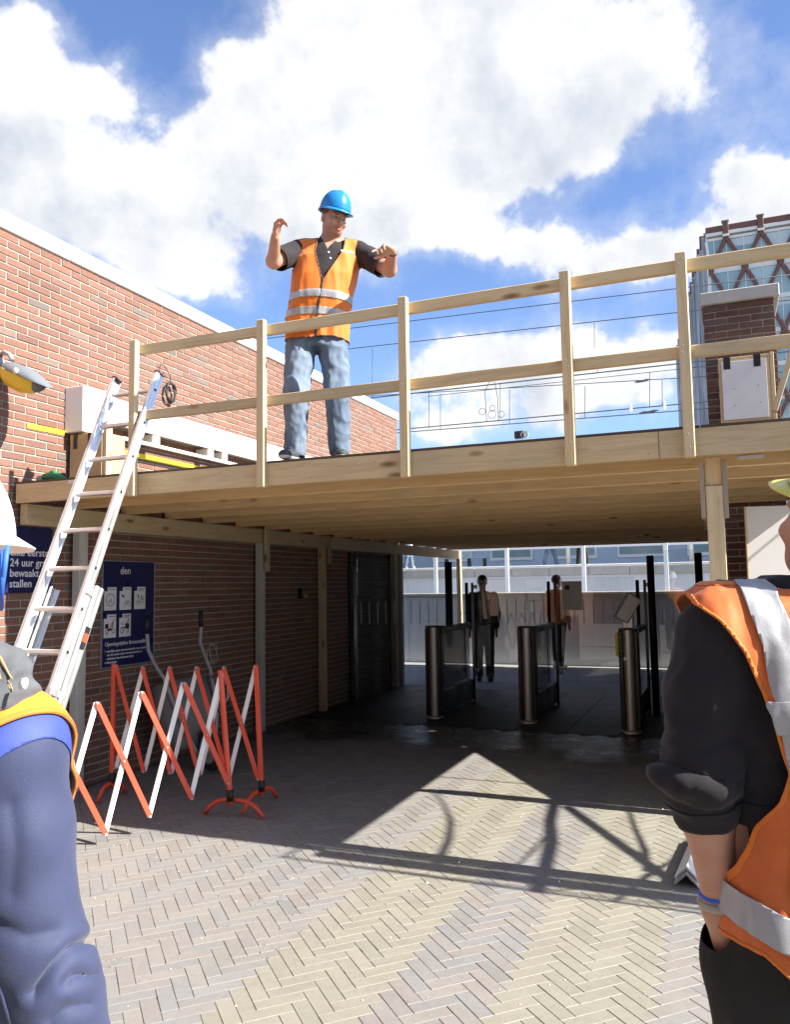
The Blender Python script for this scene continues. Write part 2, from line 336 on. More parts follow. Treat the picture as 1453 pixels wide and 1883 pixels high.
# ------------------------------------------------------------------ mesh helpers
class MB:
    def __init__(s): s.v = []; s.f = []; s.sm = []; s.mi = []
    def add(s, vs, fs, smooth=False, mi=0):
        b = len(s.v); s.v += [tuple(v) for v in vs]
        for f in fs: s.f.append(tuple(b+i for i in f)); s.sm.append(smooth); s.mi.append(mi)
        return s
    def box(s, x0, x1, y0, y1, z0, z1, mi=0):
        return s.add([(x0, y0, z0), (x1, y0, z0), (x1, y1, z0), (x0, y1, z0), (x0, y0, z1), (x1, y0, z1), (x1, y1, z1), (x0, y1, z1)],
                     [(0, 3, 2, 1), (4, 5, 6, 7), (0, 1, 5, 4), (1, 2, 6, 5), (2, 3, 7, 6), (3, 0, 4, 7)], mi=mi)
    def cbox(s, x0, x1, y0, y1, z0, z1, c=.003, mi=0):      # box with chamfered edges
        c = min(c, (x1-x0)*.45, (y1-y0)*.45, (z1-z0)*.45); X, Y, Z = (x0, x1), (y0, y1), (z0, z1); vs = []; ix = {}
        for i in (0, 1):
            for j in (0, 1):
                for k in (0, 1):
                    p = (X[i], Y[j], Z[k]); d = (1-2*i, 1-2*j, 1-2*k)
                    for a in range(3):
                        q = [p[b]+(d[b]*c if b != a else 0) for b in range(3)]; ix[(i, j, k, a)] = len(vs); vs.append(q)
        fs = []
        cyc = [(0, 0), (1, 0), (1, 1), (0, 1)]
        for a in range(3):
            for e in (0, 1):
                loop = []
                for (m, n) in cyc:
                    b = [0, 0, 0]; b[a] = e; b[(a+1) % 3] = m; b[(a+2) % 3] = n; loop.append(ix[(b[0], b[1], b[2], a)])
                fs.append(loop if e else loop[::-1])
        for a in range(3):
            b_, c_ = (a+1) % 3, (a+2) % 3
            for m in (0, 1):
                for n in (0, 1):
                    def id_(e, ax):
                        b = [0, 0, 0]; b[a] = e; b[b_] = m; b[c_] = n; return ix[(b[0], b[1], b[2], ax)]
                    loop = [id_(0, b_), id_(1, b_), id_(1, c_), id_(0, c_)]
                    fs.append(loop if (m == n) else loop[::-1])
        for i in (0, 1):
            for j in (0, 1):
                for k in (0, 1):
                    loop = [ix[(i, j, k, 0)], ix[(i, j, k, 1)], ix[(i, j, k, 2)]]
                    fs.append(loop if (i+j+k) % 2 else loop[::-1])
        return s.add(vs, fs, mi=mi)
    def tube(s, path, r, n=10, caps=True, mi=0, smooth=True):
        P = [Vector(p) for p in path]; m = len(P); rs = list(r) if hasattr(r, '__len__') else [r]*m
        vs = []; ref = None
        for i in range(m):
            t = (P[min(i+1, m-1)]-P[max(i-1, 0)]).normalized()
            if ref is None:
                ref = Vector((0, 0, 1)) if abs(t.z) < .9 else Vector((1, 0, 0))
            u = (ref - t*ref.dot(t)).normalized(); w = t.cross(u); ref = u
            for k in range(n):
                a = 2*math.pi*k/n; vs.append(P[i]+(u*math.cos(a)+w*math.sin(a))*rs[i])
        fs = [(i*n+k, i*n+(k+1) % n, (i+1)*n+(k+1) % n, (i+1)*n+k) for i in range(m-1) for k in range(n)]
        s.add(vs, fs, smooth, mi)
        if caps:
            b = len(s.v)-len(vs)
            s.f.append(tuple(b+k for k in range(n))[::-1]); s.sm.append(False); s.mi.append(mi)
            s.f.append(tuple(b+(m-1)*n+k for k in range(n))); s.sm.append(False); s.mi.append(mi)
        return s
    def prism(s, poly, z0, z1, frame=None, mi=0):          # polygon in local xy, extruded along local z
        n = len(poly); M_ = frame or Matrix.Identity(4)
        vs = [M_ @ Vector((x, y, z0)) for x, y in poly]+[M_ @ Vector((x, y, z1)) for x, y in poly]
        fs = [tuple(range(n))[::-1], tuple(range(n, 2*n))]+[(i, (i+1) % n, n+(i+1) % n, n+i) for i in range(n)]
        return s.add(vs, fs, mi=mi)
    def lathe(s, prof, n=24, frame=None, mi=0, smooth=True):   # (radius, z) profile about local z
        M_ = frame or Matrix.Identity(4); m = len(prof)
        vs = [M_ @ Vector((r*math.cos(2*math.pi*k/n), r*math.sin(2*math.pi*k/n), z)) for r, z in prof for k in range(n)]
        fs = [(i*n+k, i*n+(k+1) % n, (i+1)*n+(k+1) % n, (i+1)*n+k) for i in range(m-1) for k in range(n)]
        return s.add(vs, fs, smooth, mi)
    def mesh(s, name):
        me = bpy.data.meshes.new(name); me.from_pydata(s.v, [], s.f)
        me.polygons.foreach_set('use_smooth', s.sm); me.polygons.foreach_set('material_index', s.mi); me.update(); return me
    def build(s, name, mat, parent=None, matrix=None):
        me = s.mesh(name)
        for m in (mat if isinstance(mat, (list, tuple)) else [mat]): me.materials.append(MATS[m])
        return mkobj(name, me, parent, matrix)
def wm(o):                                           # world matrix from the parent chain
    m = o.matrix_basis.copy()
    while o.parent is not None: o = o.parent; m = o.matrix_basis @ m
    return m
def mkobj(name, data, parent=None, matrix=None):     # `matrix` is a world matrix
    o = bpy.data.objects.new(name, data); COL.objects.link(o)
    m = matrix if matrix is not None else Matrix.Identity(4)
    if parent is not None: o.parent = parent; m = wm(parent).inverted() @ m
    o.matrix_basis = m
    return o
def tag(o, label=None, cat=None, group=None, kind=None):
    if label: o['label'] = label
    if cat: o['category'] = cat
    if group: o['group'] = group
    if kind: o['kind'] = kind
    return o
def thing(name, loc, label, cat, group=None, rz=0):
    o = bpy.data.objects.new(name, None); COL.objects.link(o); o.location = loc; o.rotation_euler = (0, 0, rz); o.empty_display_size = .2
    return tag(o, label, cat, group)
def fcol(me, cols):                                # one colour per vertex
    a = me.color_attributes.new('Col', 'FLOAT_COLOR', 'POINT')
    arr = np.ones((len(me.vertices), 4), np.float32); arr[:, :3] = cols; a.data.foreach_set('color', arr.ravel())
def axis_frame(a, b, side=None):                    # matrix: local x from a to b, origin at the middle
    a, b = Vector(a), Vector(b); x = (b-a).normalized()
    s_ = Vector(side) if side else (Vector((0, 0, 1)) if abs(x.z) < .9 else Vector((0, 1, 0)))
    z = (s_-x*s_.dot(x)).normalized(); y = z.cross(x)
    m = Matrix((x, y, z)).transposed().to_4x4(); m.translation = (a+b)/2; return m
def bar(name, a, b, w, h, mat, parent=None, side=None, c=.003, off=Vector((0, 0, 0))):
    """timber or bar from a to b in world space, w along local y, h along local z (z near `side`)"""
    fr = axis_frame(a, b, side); L = (Vector(b)-Vector(a)).length
    mb = MB().cbox(-L/2, L/2, -w/2, w/2, -h/2, h/2, c)
    return mb.build(name, mat, parent, fr)
def text_part(name, body, size, mat, parent, matrix, align='LEFT', extrude=.0006, bold=0.0):
    cu = bpy.data.curves.new(name, 'FONT'); cu.body = body; cu.size = size; cu.align_x = align; cu.extrude = extrude; cu.offset = bold; cu.resolution_u = 3
    tmp = bpy.data.objects.new('tmp_text', cu); COL.objects.link(tmp)
    bpy.context.view_layer.update()
    me = bpy.data.meshes.new_from_object(tmp.evaluated_get(bpy.context.evaluated_depsgraph_get()))
    bpy.data.objects.remove(tmp); bpy.data.curves.remove(cu)
    me.materials.clear(); me.materials.append(MATS[mat]); me.name = name
    return mkobj(name, me, parent, matrix)
# ------------------------------------------------------------------ ground and paving
XW, YF, ZD = -4.97, 4.5, 2.42                    # brick wall face, front of the deck, deck surface
gm = MB(); gm.add([(-300, -300, -.07), (300, -300, -.07), (300, 400, -.07), (-300, 400, -.07)], [(0, 1, 2, 3)])
tag(gm.build('ground', 'asphalt'), kind='structure')
yard = MB().box(-12, 14, 12.05, 40, -.06, -.004); tag(yard.build('station_yard', 'yard_concrete'), kind='structure')
bed = MB().add([(XW, -3.0, -.0035), (6.5, -3.0, -.0035), (6.5, 8.8, -.0035), (XW, 8.8, -.0035)], [(0, 1, 2, 3)])
pave = tag(bed.build('brick_pavement', 'joint_sand'), kind='structure')
pf_ = tag(MB().box(XW, 6.5, 8.78, 12.05, -.06, -.010).build('passage_floor', 'joint_sand'), kind='structure')
for i in range(9):
    for j in range(6):
        x0_, y0_ = XW+.01+i*.55, 8.80+j*.54
        MB().cbox(x0_, x0_+.545, y0_, y0_+.535, -.03, .0, .003).build('floor_tile', 'dark_tile', pf_)
PVW, PVL = .0672, .2016
C45 = math.sqrt(.5)
def band_color(x, y):
    r = rng.random(); j = rng.uniform(.69, .77)
    yel = (-1.84 < x < -1.28) or (-.89 < x < -.27) or (.75 < x < 1.3) or (1.9 < x < 2.4)
    if yel: b = (.316+.014*r, .296+.014*r, .240+.012*r)
    else:
        b = [(.300, .277, .258), (.286, .275, .264), (.306, .278, .256), (.278, .272, .266), (.308, .286, .258)][int(r*4.99)]
    return tuple(c*j for c in b)
def paver_mesh(gap=.0009):
    l, w, c = PVL/2-gap, PVW/2-gap, .0018
    vs = []; rows = [(l-c, w-c, 0), (l, w, -c), (l, w, -.03)]
    for (a, b, z) in rows: vs += [(-a, -b, z), (a, -b, z), (a, b, z), (-a, b, z)]
    fs = [(0, 1, 2, 3)]+[(r*4+i, (r+1)*4+i, (r+1)*4+(i+1) % 4, r*4+(i+1) % 4) for r in (0, 1) for i in range(4)]
    return vs, [tuple(f) for f in fs]
pv, pf = paver_mesh()
cand = []
NX = 100
for i in range(-140, 140):
    for j in range(-140, 140):
        t_ = (i-j) % 6
        if t_ == 0: u, v, rot = (i+1.5)*PVW, (j+.5)*PVW, 0
        elif t_ == 3: u, v, rot = (i+.5)*PVW, (j-.5)*PVW, 90       # cells j-2 .. j
        else: continue
        x = (u-v)*C45-.02; y = (u+v)*C45+4.0
        if x < XW+.02 or x > 5.5 or y < -2.5 or y > 8.72: continue
        cand.append((x, y, rot+45))
def onscreen(P):
    v = Vector(P)-CAM_O; z = v.dot(FW)
    if z < .1: return None
    return PW/2+FPX*v.dot(RT)/z, PH/2-FPX*v.dot(UP)/z, z
vis = []
for k, (x, y, a) in enumerate(cand):
    s = onscreen((x, y, 0))
    if s and 155 < s[0] < 1330 and s[1] < 1890: vis.append((s[2], k))
vis.sort(); single = set(k for _, k in vis[:300])
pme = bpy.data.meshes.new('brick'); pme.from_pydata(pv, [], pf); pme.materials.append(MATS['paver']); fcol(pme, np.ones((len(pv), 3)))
V = []; F = []; Cc = []
for k, (x, y, a) in enumerate(cand):
    dz = rng.uniform(-.0009, .0009); ja = a+rng.uniform(-.5, .5); tx, ty = rng.uniform(-.008, .008), rng.uniform(-.006, .006)
    col = band_color(x, y)
    mt = Matrix.Translation((x, y, dz)) @ Matrix.Rotation(R(ja), 4, 'Z') @ Matrix.Rotation(tx, 4, 'X') @ Matrix.Rotation(ty*.4, 4, 'Y')
    if k in single:
        o = mkobj('brick', pme, pave, mt); o.color = col+(1,)
    else:
        b = len(V); V += [tuple(mt @ Vector(p)) for p in pv]; F += [tuple(b+i for i in f) for f in pf]; Cc += [col]*len(pv)
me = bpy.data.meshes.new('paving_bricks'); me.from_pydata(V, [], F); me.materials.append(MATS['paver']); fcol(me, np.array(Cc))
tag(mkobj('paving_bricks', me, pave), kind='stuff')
# crumbs of stone and sawdust on the paving
cr = MB()
for k in range(120):
    x, y = rng.uniform(-3.9, .8), rng.uniform(2.2, 6.5); s_ = rng.uniform(.002, .006)*(1.8 if rng.random() < .08 else 1)
    a = rng.random()*6.3
    q = [(x+s_*rng.uniform(.6, 1.2)*math.cos(a+i*1.57), y+s_*rng.uniform(.6, 1.2)*math.sin(a+i*1.57), .0015) for i in range(4)]+[(x, y, .0015+s_*.8)]
    cr.add(q, [(0, 1, 4), (1, 2, 4), (2, 3, 4), (3, 0, 4)])
tag(cr.build('stone_crumbs', 'white_board'), 'small pale crumbs of stone scattered over the brick paving', 'crumbs', kind='stuff')
mm = MB()                                        # moss tufts in a few joints of the left paving
for k in range(420):
    i = rng.choice(vis[40:700])[1]; x, y, a = cand[i]
    if not (x < -1.5 and rng.random() < .8): continue
    e = rng.choice((-1, 1)); t_ = rng.uniform(-.09, .09); ca, sa = math.cos(R(a)), math.sin(R(a))
    if a > 100 and rng.random() < .3: continue
    ox, oy = t_, e*PVW/2; X_, Y_ = x+ox*ca-oy*sa, y+ox*sa+oy*ca
    for q in range(5):
        dx, dy = rng.uniform(-.012, .012), rng.uniform(-.002, .002); px_, py_ = X_+dx*ca-dy*sa, Y_+dx*sa+dy*ca; h_ = rng.uniform(.003, .007)
        mm.add([(px_-.002, py_, -.002), (px_+.002, py_, -.002), (px_+rng.uniform(-.003, .003), py_+rng.uniform(-.003, .003), h_)], [(0, 1, 2)])
pbsdf('moss', (.07, .13, .02), .9)
tag(mm.build('joint_moss', 'moss'), 'thin green moss growing in the joints of the grey paving', 'moss', kind='stuff')

# ------------------------------------------------------------------ brick walls
BM_H, BM_L = .0625, .2171
def brick_col(kind):
    r = rng.random(); j = rng.uniform(.60, .74)
    if kind == 'wall':
        b = ((.290, .142, .096) if r < .52 else (.300, .156, .112) if r < .78 else (.255, .128, .096) if r < .93 else (.268, .180, .145) if r < .98 else (.22, .175, .15))
    else:
        b = ((.155, .068, .050) if r < .5 else (.18, .08, .06) if r < .75 else (.13, .06, .05) if r < .9 else (.15, .095, .08))
    return tuple(c*j for c in b)
def brick_face(parent, rects, frame, mat, n_single, kind, name='brick'):
    """rects: (u0,u1,v0,v1) on a face plane; frame maps (u, v, outward) to world. The largest in the photo become single parts."""
    sc_ = []
    for k, (u0, u1, v0, v1) in enumerate(rects):
        s = onscreen(frame @ Vector(((u0+u1)/2, (v0+v1)/2, 0)))
        ok = s and -10 < s[0] < PW+10 and -10 < s[1] < PH and not (s[0] < 60 and s[1] > 980)
        sc_.append((s[2] if ok else 1e9, k))
    sc_.sort(); single = set(k for d, k in sc_[:n_single] if d < 1e8)
    cache = {}; V = []; F = []; Cc = []
    for k, (u0, u1, v0, v1) in enumerate(rects):
        w, h = u1-u0, v1-v0; j = .0012
        out = rng.uniform(-.0015, .0015)
        mt = frame @ Matrix.Translation(((u0+u1)/2+rng.uniform(-j, j), (v0+v1)/2+rng.uniform(-j, j), out)) @ Matrix.Rotation(rng.uniform(-.006, .006), 4, 'Z')
        a, b, c = w/2, h/2, .0025
        vs = [(-a+c, -b+c, 0), (a-c, -b+c, 0), (a-c, b-c, 0), (-a+c, b-c, 0), (-a, -b, -c), (a, -b, -c), (a, b, -c), (-a, b, -c), (-a, -b, -.05), (a, -b, -.05), (a, b, -.05), (-a, b, -.05)]
        fs = [(0, 1, 2, 3)]+[(r*4+i, (r+1)*4+i, (r+1)*4+(i+1) % 4, r*4+(i+1) % 4) for r in (0, 1) for i in range(4)]
        col = brick_col(kind)
        if k in single:
            key = (round(w, 4), round(h, 4))
            if key not in cache:
                bm_ = bpy.data.meshes.new(name); bm_.from_pydata(vs, [], fs); bm_.materials.append(MATS[mat]); fcol(bm_, np.ones((12, 3))); cache[key] = bm_
            o = mkobj(name, cache[key], parent, mt); o.color = col+(1,)
        else:
            base = len(V); V += [tuple(mt @ Vector(p)) for p in vs]; F += [tuple(base+i for i in f) for f in fs]; Cc += [col]*12
    if V:
        bm_ = bpy.data.meshes.new('brick_courses'); bm_.from_pydata(V, [], F); bm_.materials.append(MATS[mat]); fcol(bm_, np.array(Cc))
        tag(mkobj('brick_courses', bm_, parent), kind='stuff')
def stretcher(u0, u1, v0, n, joint=.0105, phase=0.0, L=BM_L):
    out = []
    for r in range(n):
        s = u0-L+((r % 2)*.5+phase)*L; vj = v0+r*BM_H
        u = s
        while u < u1:
            a, b = max(u, u0), min(u+L-joint, u1)
            if b-a > .03: out.append((a, b, vj, vj+BM_H-joint))
            u += L
    return out
WALL_Y0, WALL_Y1 = 2.6, 12.3
wall = thing('brick_wall', (XW, 7.5, 0), 'long red brick wall with a white coping, behind the ladder and signs', 'brick wall')
MB().box(-5.32, XW-.007, WALL_Y0, WALL_Y1, -.05, 4.345).build('mortar_core', 'mortar', wall)
frL = Matrix(((0, 0, 1, XW), (1, 0, 0, 0), (0, 1, 0, 0), (0, 0, 0, 1)))     # u -> +Y, v -> +Z, outward -> +X
brick_face(wall, stretcher(WALL_Y0, WALL_Y1, -.028, 70, phase=.28), frL, 'brick', 300, 'wall')
cp = MB()
yy = WALL_Y0
while yy < WALL_Y1:                               # coping stones, about 1.2 m each
    l_ = min(1.21, WALL_Y1+.03-yy); c_ = MB(); c_.cbox(-5.36, XW+.022+rng.uniform(-.002, .002), yy+.002, yy+l_-.002, 4.349, 4.482+rng.uniform(-.003, .003), .008)
    c_.build('coping_stone', 'white_coping', wall); yy += l_
bld = MB().box(-14, -5.0, -14, WALL_Y0-.005, -.05, 4.45).build('sky_block_side', 'dark_render', wall)  # unseen block, added with the hall to cut sky light
bld = MB().box(-14, -5.34, WALL_Y0, WALL_Y1-.4, -.05, 4.30).build('flat_roof_block', 'mortar', wall)

pil = thing('brick_pillar', (.22, 8.06, 0), 'dark red brick pillar with a grey concrete cap, standing up through the deck', 'pillar')
PX0, PX1, PY0, PY1 = -.075, .525, 7.8, 8.4
MB().box(PX0+.007, PX1-.007, PY0+.007, PY1-.007, -.05, 4.12).build('mortar_core', 'mortar', pil)
def pil_rects(w, ph):
    out = []; L = .2
    for r in range(66):
        v = .002+r*BM_H
        cuts = [0, .2, .4, .6] if (r+ph) % 2 else [0, .1, .3, .5, .6]
        for a, b in zip(cuts[:-1], cuts[1:]): out.append((a+.004, b-.004, v, v+.052))
    return out
frF = Matrix(((1, 0, 0, PX0), (0, 0, -1, PY0), (0, 1, 0, 0), (0, 0, 0, 1)))
frPL = Matrix(((0, 0, -1, PX0), (-1, 0, 0, PY1), (0, 1, 0, 0), (0, 0, 0, 1)))
frPR = Matrix(((0, 0, 1, PX1), (1, 0, 0, PY0), (0, 1, 0, 0), (0, 0, 0, 1)))
brick_face(pil, pil_rects(.6, 0), frF, 'brick', 300, 'pillar')
brick_face(pil, pil_rects(.6, 1), frPL, 'brick', 0, 'pillar'); brick_face(pil, pil_rects(.6, 1), frPR, 'brick', 0, 'pillar')
MB().cbox(PX0-.02, PX1+.045, PY0-.03, PY1+.03, 4.128, 4.245, .008).build('concrete_cap', 'concrete', pil)
rw = thing('brick_side_wall', (2.4, 8.2, 0), 'low dark brick wall running on from the foot of the brick pillar', 'brick wall')
MB().box(PX1+.01, 4.5, 8.007, 8.3, -.05, 2.15).build('mortar_core', 'mortar', rw)
brick_face(rw, stretcher(PX1+.015, 4.5, .002, 34), Matrix(((1, 0, 0, 0), (0, 0, -1, 8.0), (0, 1, 0, 0), (0, 0, 0, 1))), 'brick', 0, 'pillar')

# passage wall behind the pillar
pw = thing('passage_wall', (.1, 11.8, 0), 'dark brick wall along the covered passage behind the brick pillar', 'brick wall')
MB().box(PX0+.007, PX0+.3, 8.395, 15.6, -.05, 2.24).build('mortar_core', 'mortar', pw)
brick_face(pw, stretcher(-15.6, -8.402, .002, 35), Matrix(((0, 0, -1, PX0), (-1, 0, 0, 0), (0, 1, 0, 0), (0, 0, 0, 1))), 'brick', 0, 'pillar')

# ------------------------------------------------------------------ timber deck
dk = thing('timber_deck', (-2.2, YF, 0), 'new pale timber deck with a railing, bridging the passage', 'deck')
XR = .71
# front beam, one long timber at the left and one at the right with a butt joint
bar('front_beam', (XW+.035, YF+.022, 2.332), (-.30, YF+.022, 2.332), .044, .145, 'spruce', dk)
bar('front_beam', (-.297, YF+.022, 2.332), (3.1, YF+.022, 2.332), .044, .145, 'spruce', dk)
bar('front_beam', (.82, YF-.075, 2.332), (2.95, YF-.075, 2.332), .13, .145, 'spruce', dk)  # unseen beam off the deck end, placed for its shadow band on the paving
k = 0; y = YF+.57
while y < 15.2:                                   # joists, parallel to the front beam
    xr = XR-.046 if y < 7.7 else PX0-.047
    bar('joist', (XW+.035, y, 2.332), (xr, y, 2.332), .046, .145, 'spruce_warm', dk); y += .60
bar('end_beam', (XR-.022, YF+.05, 2.331), (XR-.022, 7.72, 2.331), .044, .140, 'spruce', dk)
# deck sheets
xs = [XW+.03, -3.75, -2.52, -1.29, PX0-.012, XR+.002]
for i in range(5):
    y = YF+.001
    while y < (15.2 if i < 4 else 7.75):
        y1 = min(y+(2.37 if y < 5 else 2.4), 15.25 if i < 4 else 7.795)
        MB().cbox(xs[i]+.002, xs[i+1]-.002, y, y1-.0006, 2.4055, ZD, .002).build('deck_sheet', 'dark_plywood', dk); y = y1
# wall plate and its posts
bar('wall_plate', (-4.905, YF+.05, 2.178), (-4.905, 12.0, 2.178), .07, .160, 'spruce', dk)
bar('wall_plate', (-4.905, 12.004, 2.178), (-4.905, 15.4, 2.178), .07, .160, 'spruce', dk)
bar('sun_stop_board', (PX0-.03, 7.78, 2.333), (PX0-.03, 15.2, 2.333), .03, .140, 'spruce', dk)  # added to stop sun coming in between the joists
bar('side_plate', (PX0-.06, 8.5, 2.178), (PX0-.06, 15.4, 2.178), .07, .160, 'spruce', dk)
for (y, w, m, sp) in ((5.13, .095, 'post_whitewash', 0), (7.9, .095, 'post_whitewash', 1), (9.42, .10, 'spruce', 2), (11.9, .095, 'spruce', 0), (12.15, .095, 'post_whitewash', 0), (15.3, .12, 'spruce', 0)):
    p_ = bar('post', (-4.895, y, 0), (-4.895, y, 2.096), .075, w, m, dk, side=(0, 1, 0))
    if sp == 1: bar('splice_board', (-4.825, y+.03, 1.78), (-4.825, y+.03, 2.25), .03, .085, 'spruce', p_, side=(0, 1, 0))
    if sp == 2: bar('splice_board', (-4.825, y+.08, 1.90), (-4.825, y+.08, 2.25), .03, .06, 'old_timber', p_, side=(0, 1, 0))
bar('post', (PX0-.06, 15.3, 0), (PX0-.06, 15.3, 2.096), .1, .1, 'spruce', dk, side=(0, 1, 0))
# propping post under the front beam at the right, with side cleats and a head block
sx, sy = -.035, YF+.105
p_ = bar('prop_post', (sx, sy, 0), (sx+.002, sy, 2.10), .095, .085, 'spruce', dk, side=(1, 0, 0))
bar('head_block', (sx, sy+.02, 2.104), (sx, sy+.02, 2.257), .095, .085, 'spruce_warm', dk, side=(1, 0, 0))
for s_ in (-1, 1): bar('cleat', (sx+s_*.0565, sy, 1.93), (sx+s_*.0565, sy, 2.235), .10, .024, 'old_timber', p_, side=(1, 0, 0))
# railing: posts stand before the front beam, rails run behind them
for x in (-3.815, -2.765, -1.755, -.765, -.142, .62):
    bar('railing_post', (x, YF-.0235, 2.245), (x, YF-.0235, 3.362), .045, .058, 'spruce', dk, side=(1, 0, 0), c=.005)
for (z, h) in ((3.302, .068), (2.823, .066)):
    jx = [-3.82, -1.757, -.1435, 1.0]
    for a, b in zip(jx[:-1], jx[1:]):
        bar('rail', (a+.002, YF+.022, z), (b-.002, YF+.022, z+rng.uniform(-.003, .003)), .042, h, 'spruce', dk, c=.004)
def screw(x, y, z, par, r=.0055): MB().lathe([(0, .0015), (r*.6, .0015), (r, 0)], 8, Matrix.Translation((x, y, z)) @ Matrix.Rotation(R(90), 4, 'X')).build('screw', 'galvanised', par)
for x in (-3.815, -2.765, -1.755, -.765, -.142):
    for z in (2.29, 2.37, 2.81, 2.84, 3.29, 3.32): screw(x+rng.uniform(-.014, .014), YF-.0462, z+rng.uniform(-.008, .008), dk)
for k in range(9): screw(-4.7+k*.55+rng.uniform(-.1, .1), YF-.0005, 2.29+(k % 2)*.07+rng.uniform(-.01, .01), dk)
bar('brace', pt(1424, 757, 1, 6.2), pt(1468, 610, 1, 6.2), .04, .09, 'spruce', dk, side=(0, 1, 0))
MB().cbox(-4.42, -4.28, YF-.003, YF-.0005, 2.375, 2.402, .0004).build('grade_stamp', 'white_board', dk)
st_ = MB().box(.10, .24, 5.041, 5.0465, 2.30, 2.318); st_.build('timber_label', 'sign_white', dk)

# ------------------------------------------------------------------ unseen hall added behind the viewer to cut sky light
hall = thing('sky_block_hall', (-2, -16, 0), 'unseen dark hall with tall windows, added to hold back sky light', 'building')
MB().cbox(-22, 16, -26, -12, -.05, 9.5, .05).build('wall', 'dark_render', hall)
for k in range(9):
    x = -20+k*4.0; wn = MB().cbox(x, x+2.2, -12.0, -11.93, .9 if k % 3 else .05, 4.6, .02).build('window', 'black_metal', hall)
    for a in (0, 1): MB().cbox(x+.1+a*1.04, x+1.06+a*1.04, -11.929, -11.915, 1.0 if k % 3 else .15, 4.5, .005).build('pane', 'facade_glass', wn)
MB().cbox(-22.3, 16.3, -26.3, -11.7, 9.505, 9.8, .03).build('sky_block_roof_edge', 'concrete', hall)
# ------------------------------------------------------------------ things on and by the wall
sg = thing('parking_sign', (XW, 4.66, 1.84), 'dark blue sign with white lettering about free parking and a right arrow', 'sign')
SX = XW+.022
MB().cbox(XW+.004, SX, 4.40, 4.885, 1.585, 2.09, .004).build('sign_panel', 'sign_blue', sg)
def wallmat(y, z, off=.0): # text plane on the wall, reading direction along +Y, facing +X
    m = Matrix(((0, 0, 1, SX+.0015+off), (1, 0, 0, y), (0, 1, 0, z), (0, 0, 0, 1))); return m
for i, tx in enumerate(('elke eerste', '24 uur gratis', 'bewaakt', 'stallen')):
    text_part('lettering', tx, .083, 'sign_white', sg, wallmat(4.475, 1.865-i*.079), bold=.0012)
ar = MB(); fr_ = wallmat(4.79, 1.648)
ar.prism([(-.055, -.009), (.03, -.009), (.03, .009), (-.055, .009)], 0, .001, fr_)
ar.prism([(.002, .052), (.022, .052), (.058, 0), (.022, -.052), (.002, -.052), (.036, 0)], .0012, .002, fr_)
ar.build('arrow', 'sign_white', sg)
s2 = thing('rules_sign', (XW, 5.78, 1.39), 'tall dark blue notice with white bicycle pictograms and opening hours', 'sign')
MB().cbox(XW+.004, SX, 5.455, 6.125, .935, 1.845, .005).build('sign_panel', 'sign_blue', s2)
rm = MB()
for (a, b, c_, d) in ((5.449, 5.4545, .93, 1.85), (6.1255, 6.131, .93, 1.85)): rm.box(XW+.004, SX+.003, a, b, c_, d)
rm.box(XW+.004, SX+.003, 5.455, 6.125, 1.8455, 1.851); rm.box(XW+.004, SX+.003, 5.455, 6.125, .929, .9345)
rm.build('rim', 'galvanised', s2)
text_part('heading', 'den', .092, 'sign_white', s2, wallmat(5.665, 1.735), bold=.001)
def ring(mb, cx, cy, r, w, fr, n=16, mi=0):
    vs = []; 
    for k in range(n):
        a = 2*math.pi*k/n; vs += [fr @ Vector((cx+(r-w)*math.cos(a), cy+(r-w)*math.sin(a), .0024)), fr @ Vector((cx+r*math.cos(a), cy+r*math.sin(a), .0024))]
    mb.add(vs, [(2*k, 2*k+1, (2*k+3) % (2*n), (2*k+2) % (2*n)) for k in range(n)], mi=mi)
def seg(mb, a, b, w, fr, z=.0027, mi=0):
    a, b = Vector(a), Vector(b); d = (b-a).normalized(); n_ = Vector((-d.y, d.x))*w/2
    mb.add([fr @ Vector((p.x, p.y, z)) for p in (a+n_, a-n_, b-n_, b+n_)], [(0, 1, 2, 3)], mi=mi)
def bicycle(mb, cx, cy, s, fr):
    ring(mb, cx-.5*s, cy, .36*s, .05*s, fr); ring(mb, cx+.5*s, cy, .36*s, .05*s, fr)
    for a, b in (((-.5, 0), (-.2, .5)), ((-.2, .5), (.32, .5)), ((-.2, .5), (.05, 0)), ((.05, 0), (.32, .5)), ((-.5, 0), (.05, 0)), ((.5, 0), (.28, .68)), ((.28, .68), (.5, .72)), ((-.32, .62), (-.1, .62))):
        seg(mb, (cx+a[0]*s, cy+a[1]*s), (cx+b[0]*s, cy+b[1]*s), .05*s, fr)
PIC = [(5.545, 1.52, 0), (5.735, 1.52, 1), (5.925, 1.52, 2), (5.545, 1.285, 3), (5.735, 1.285, 4)]
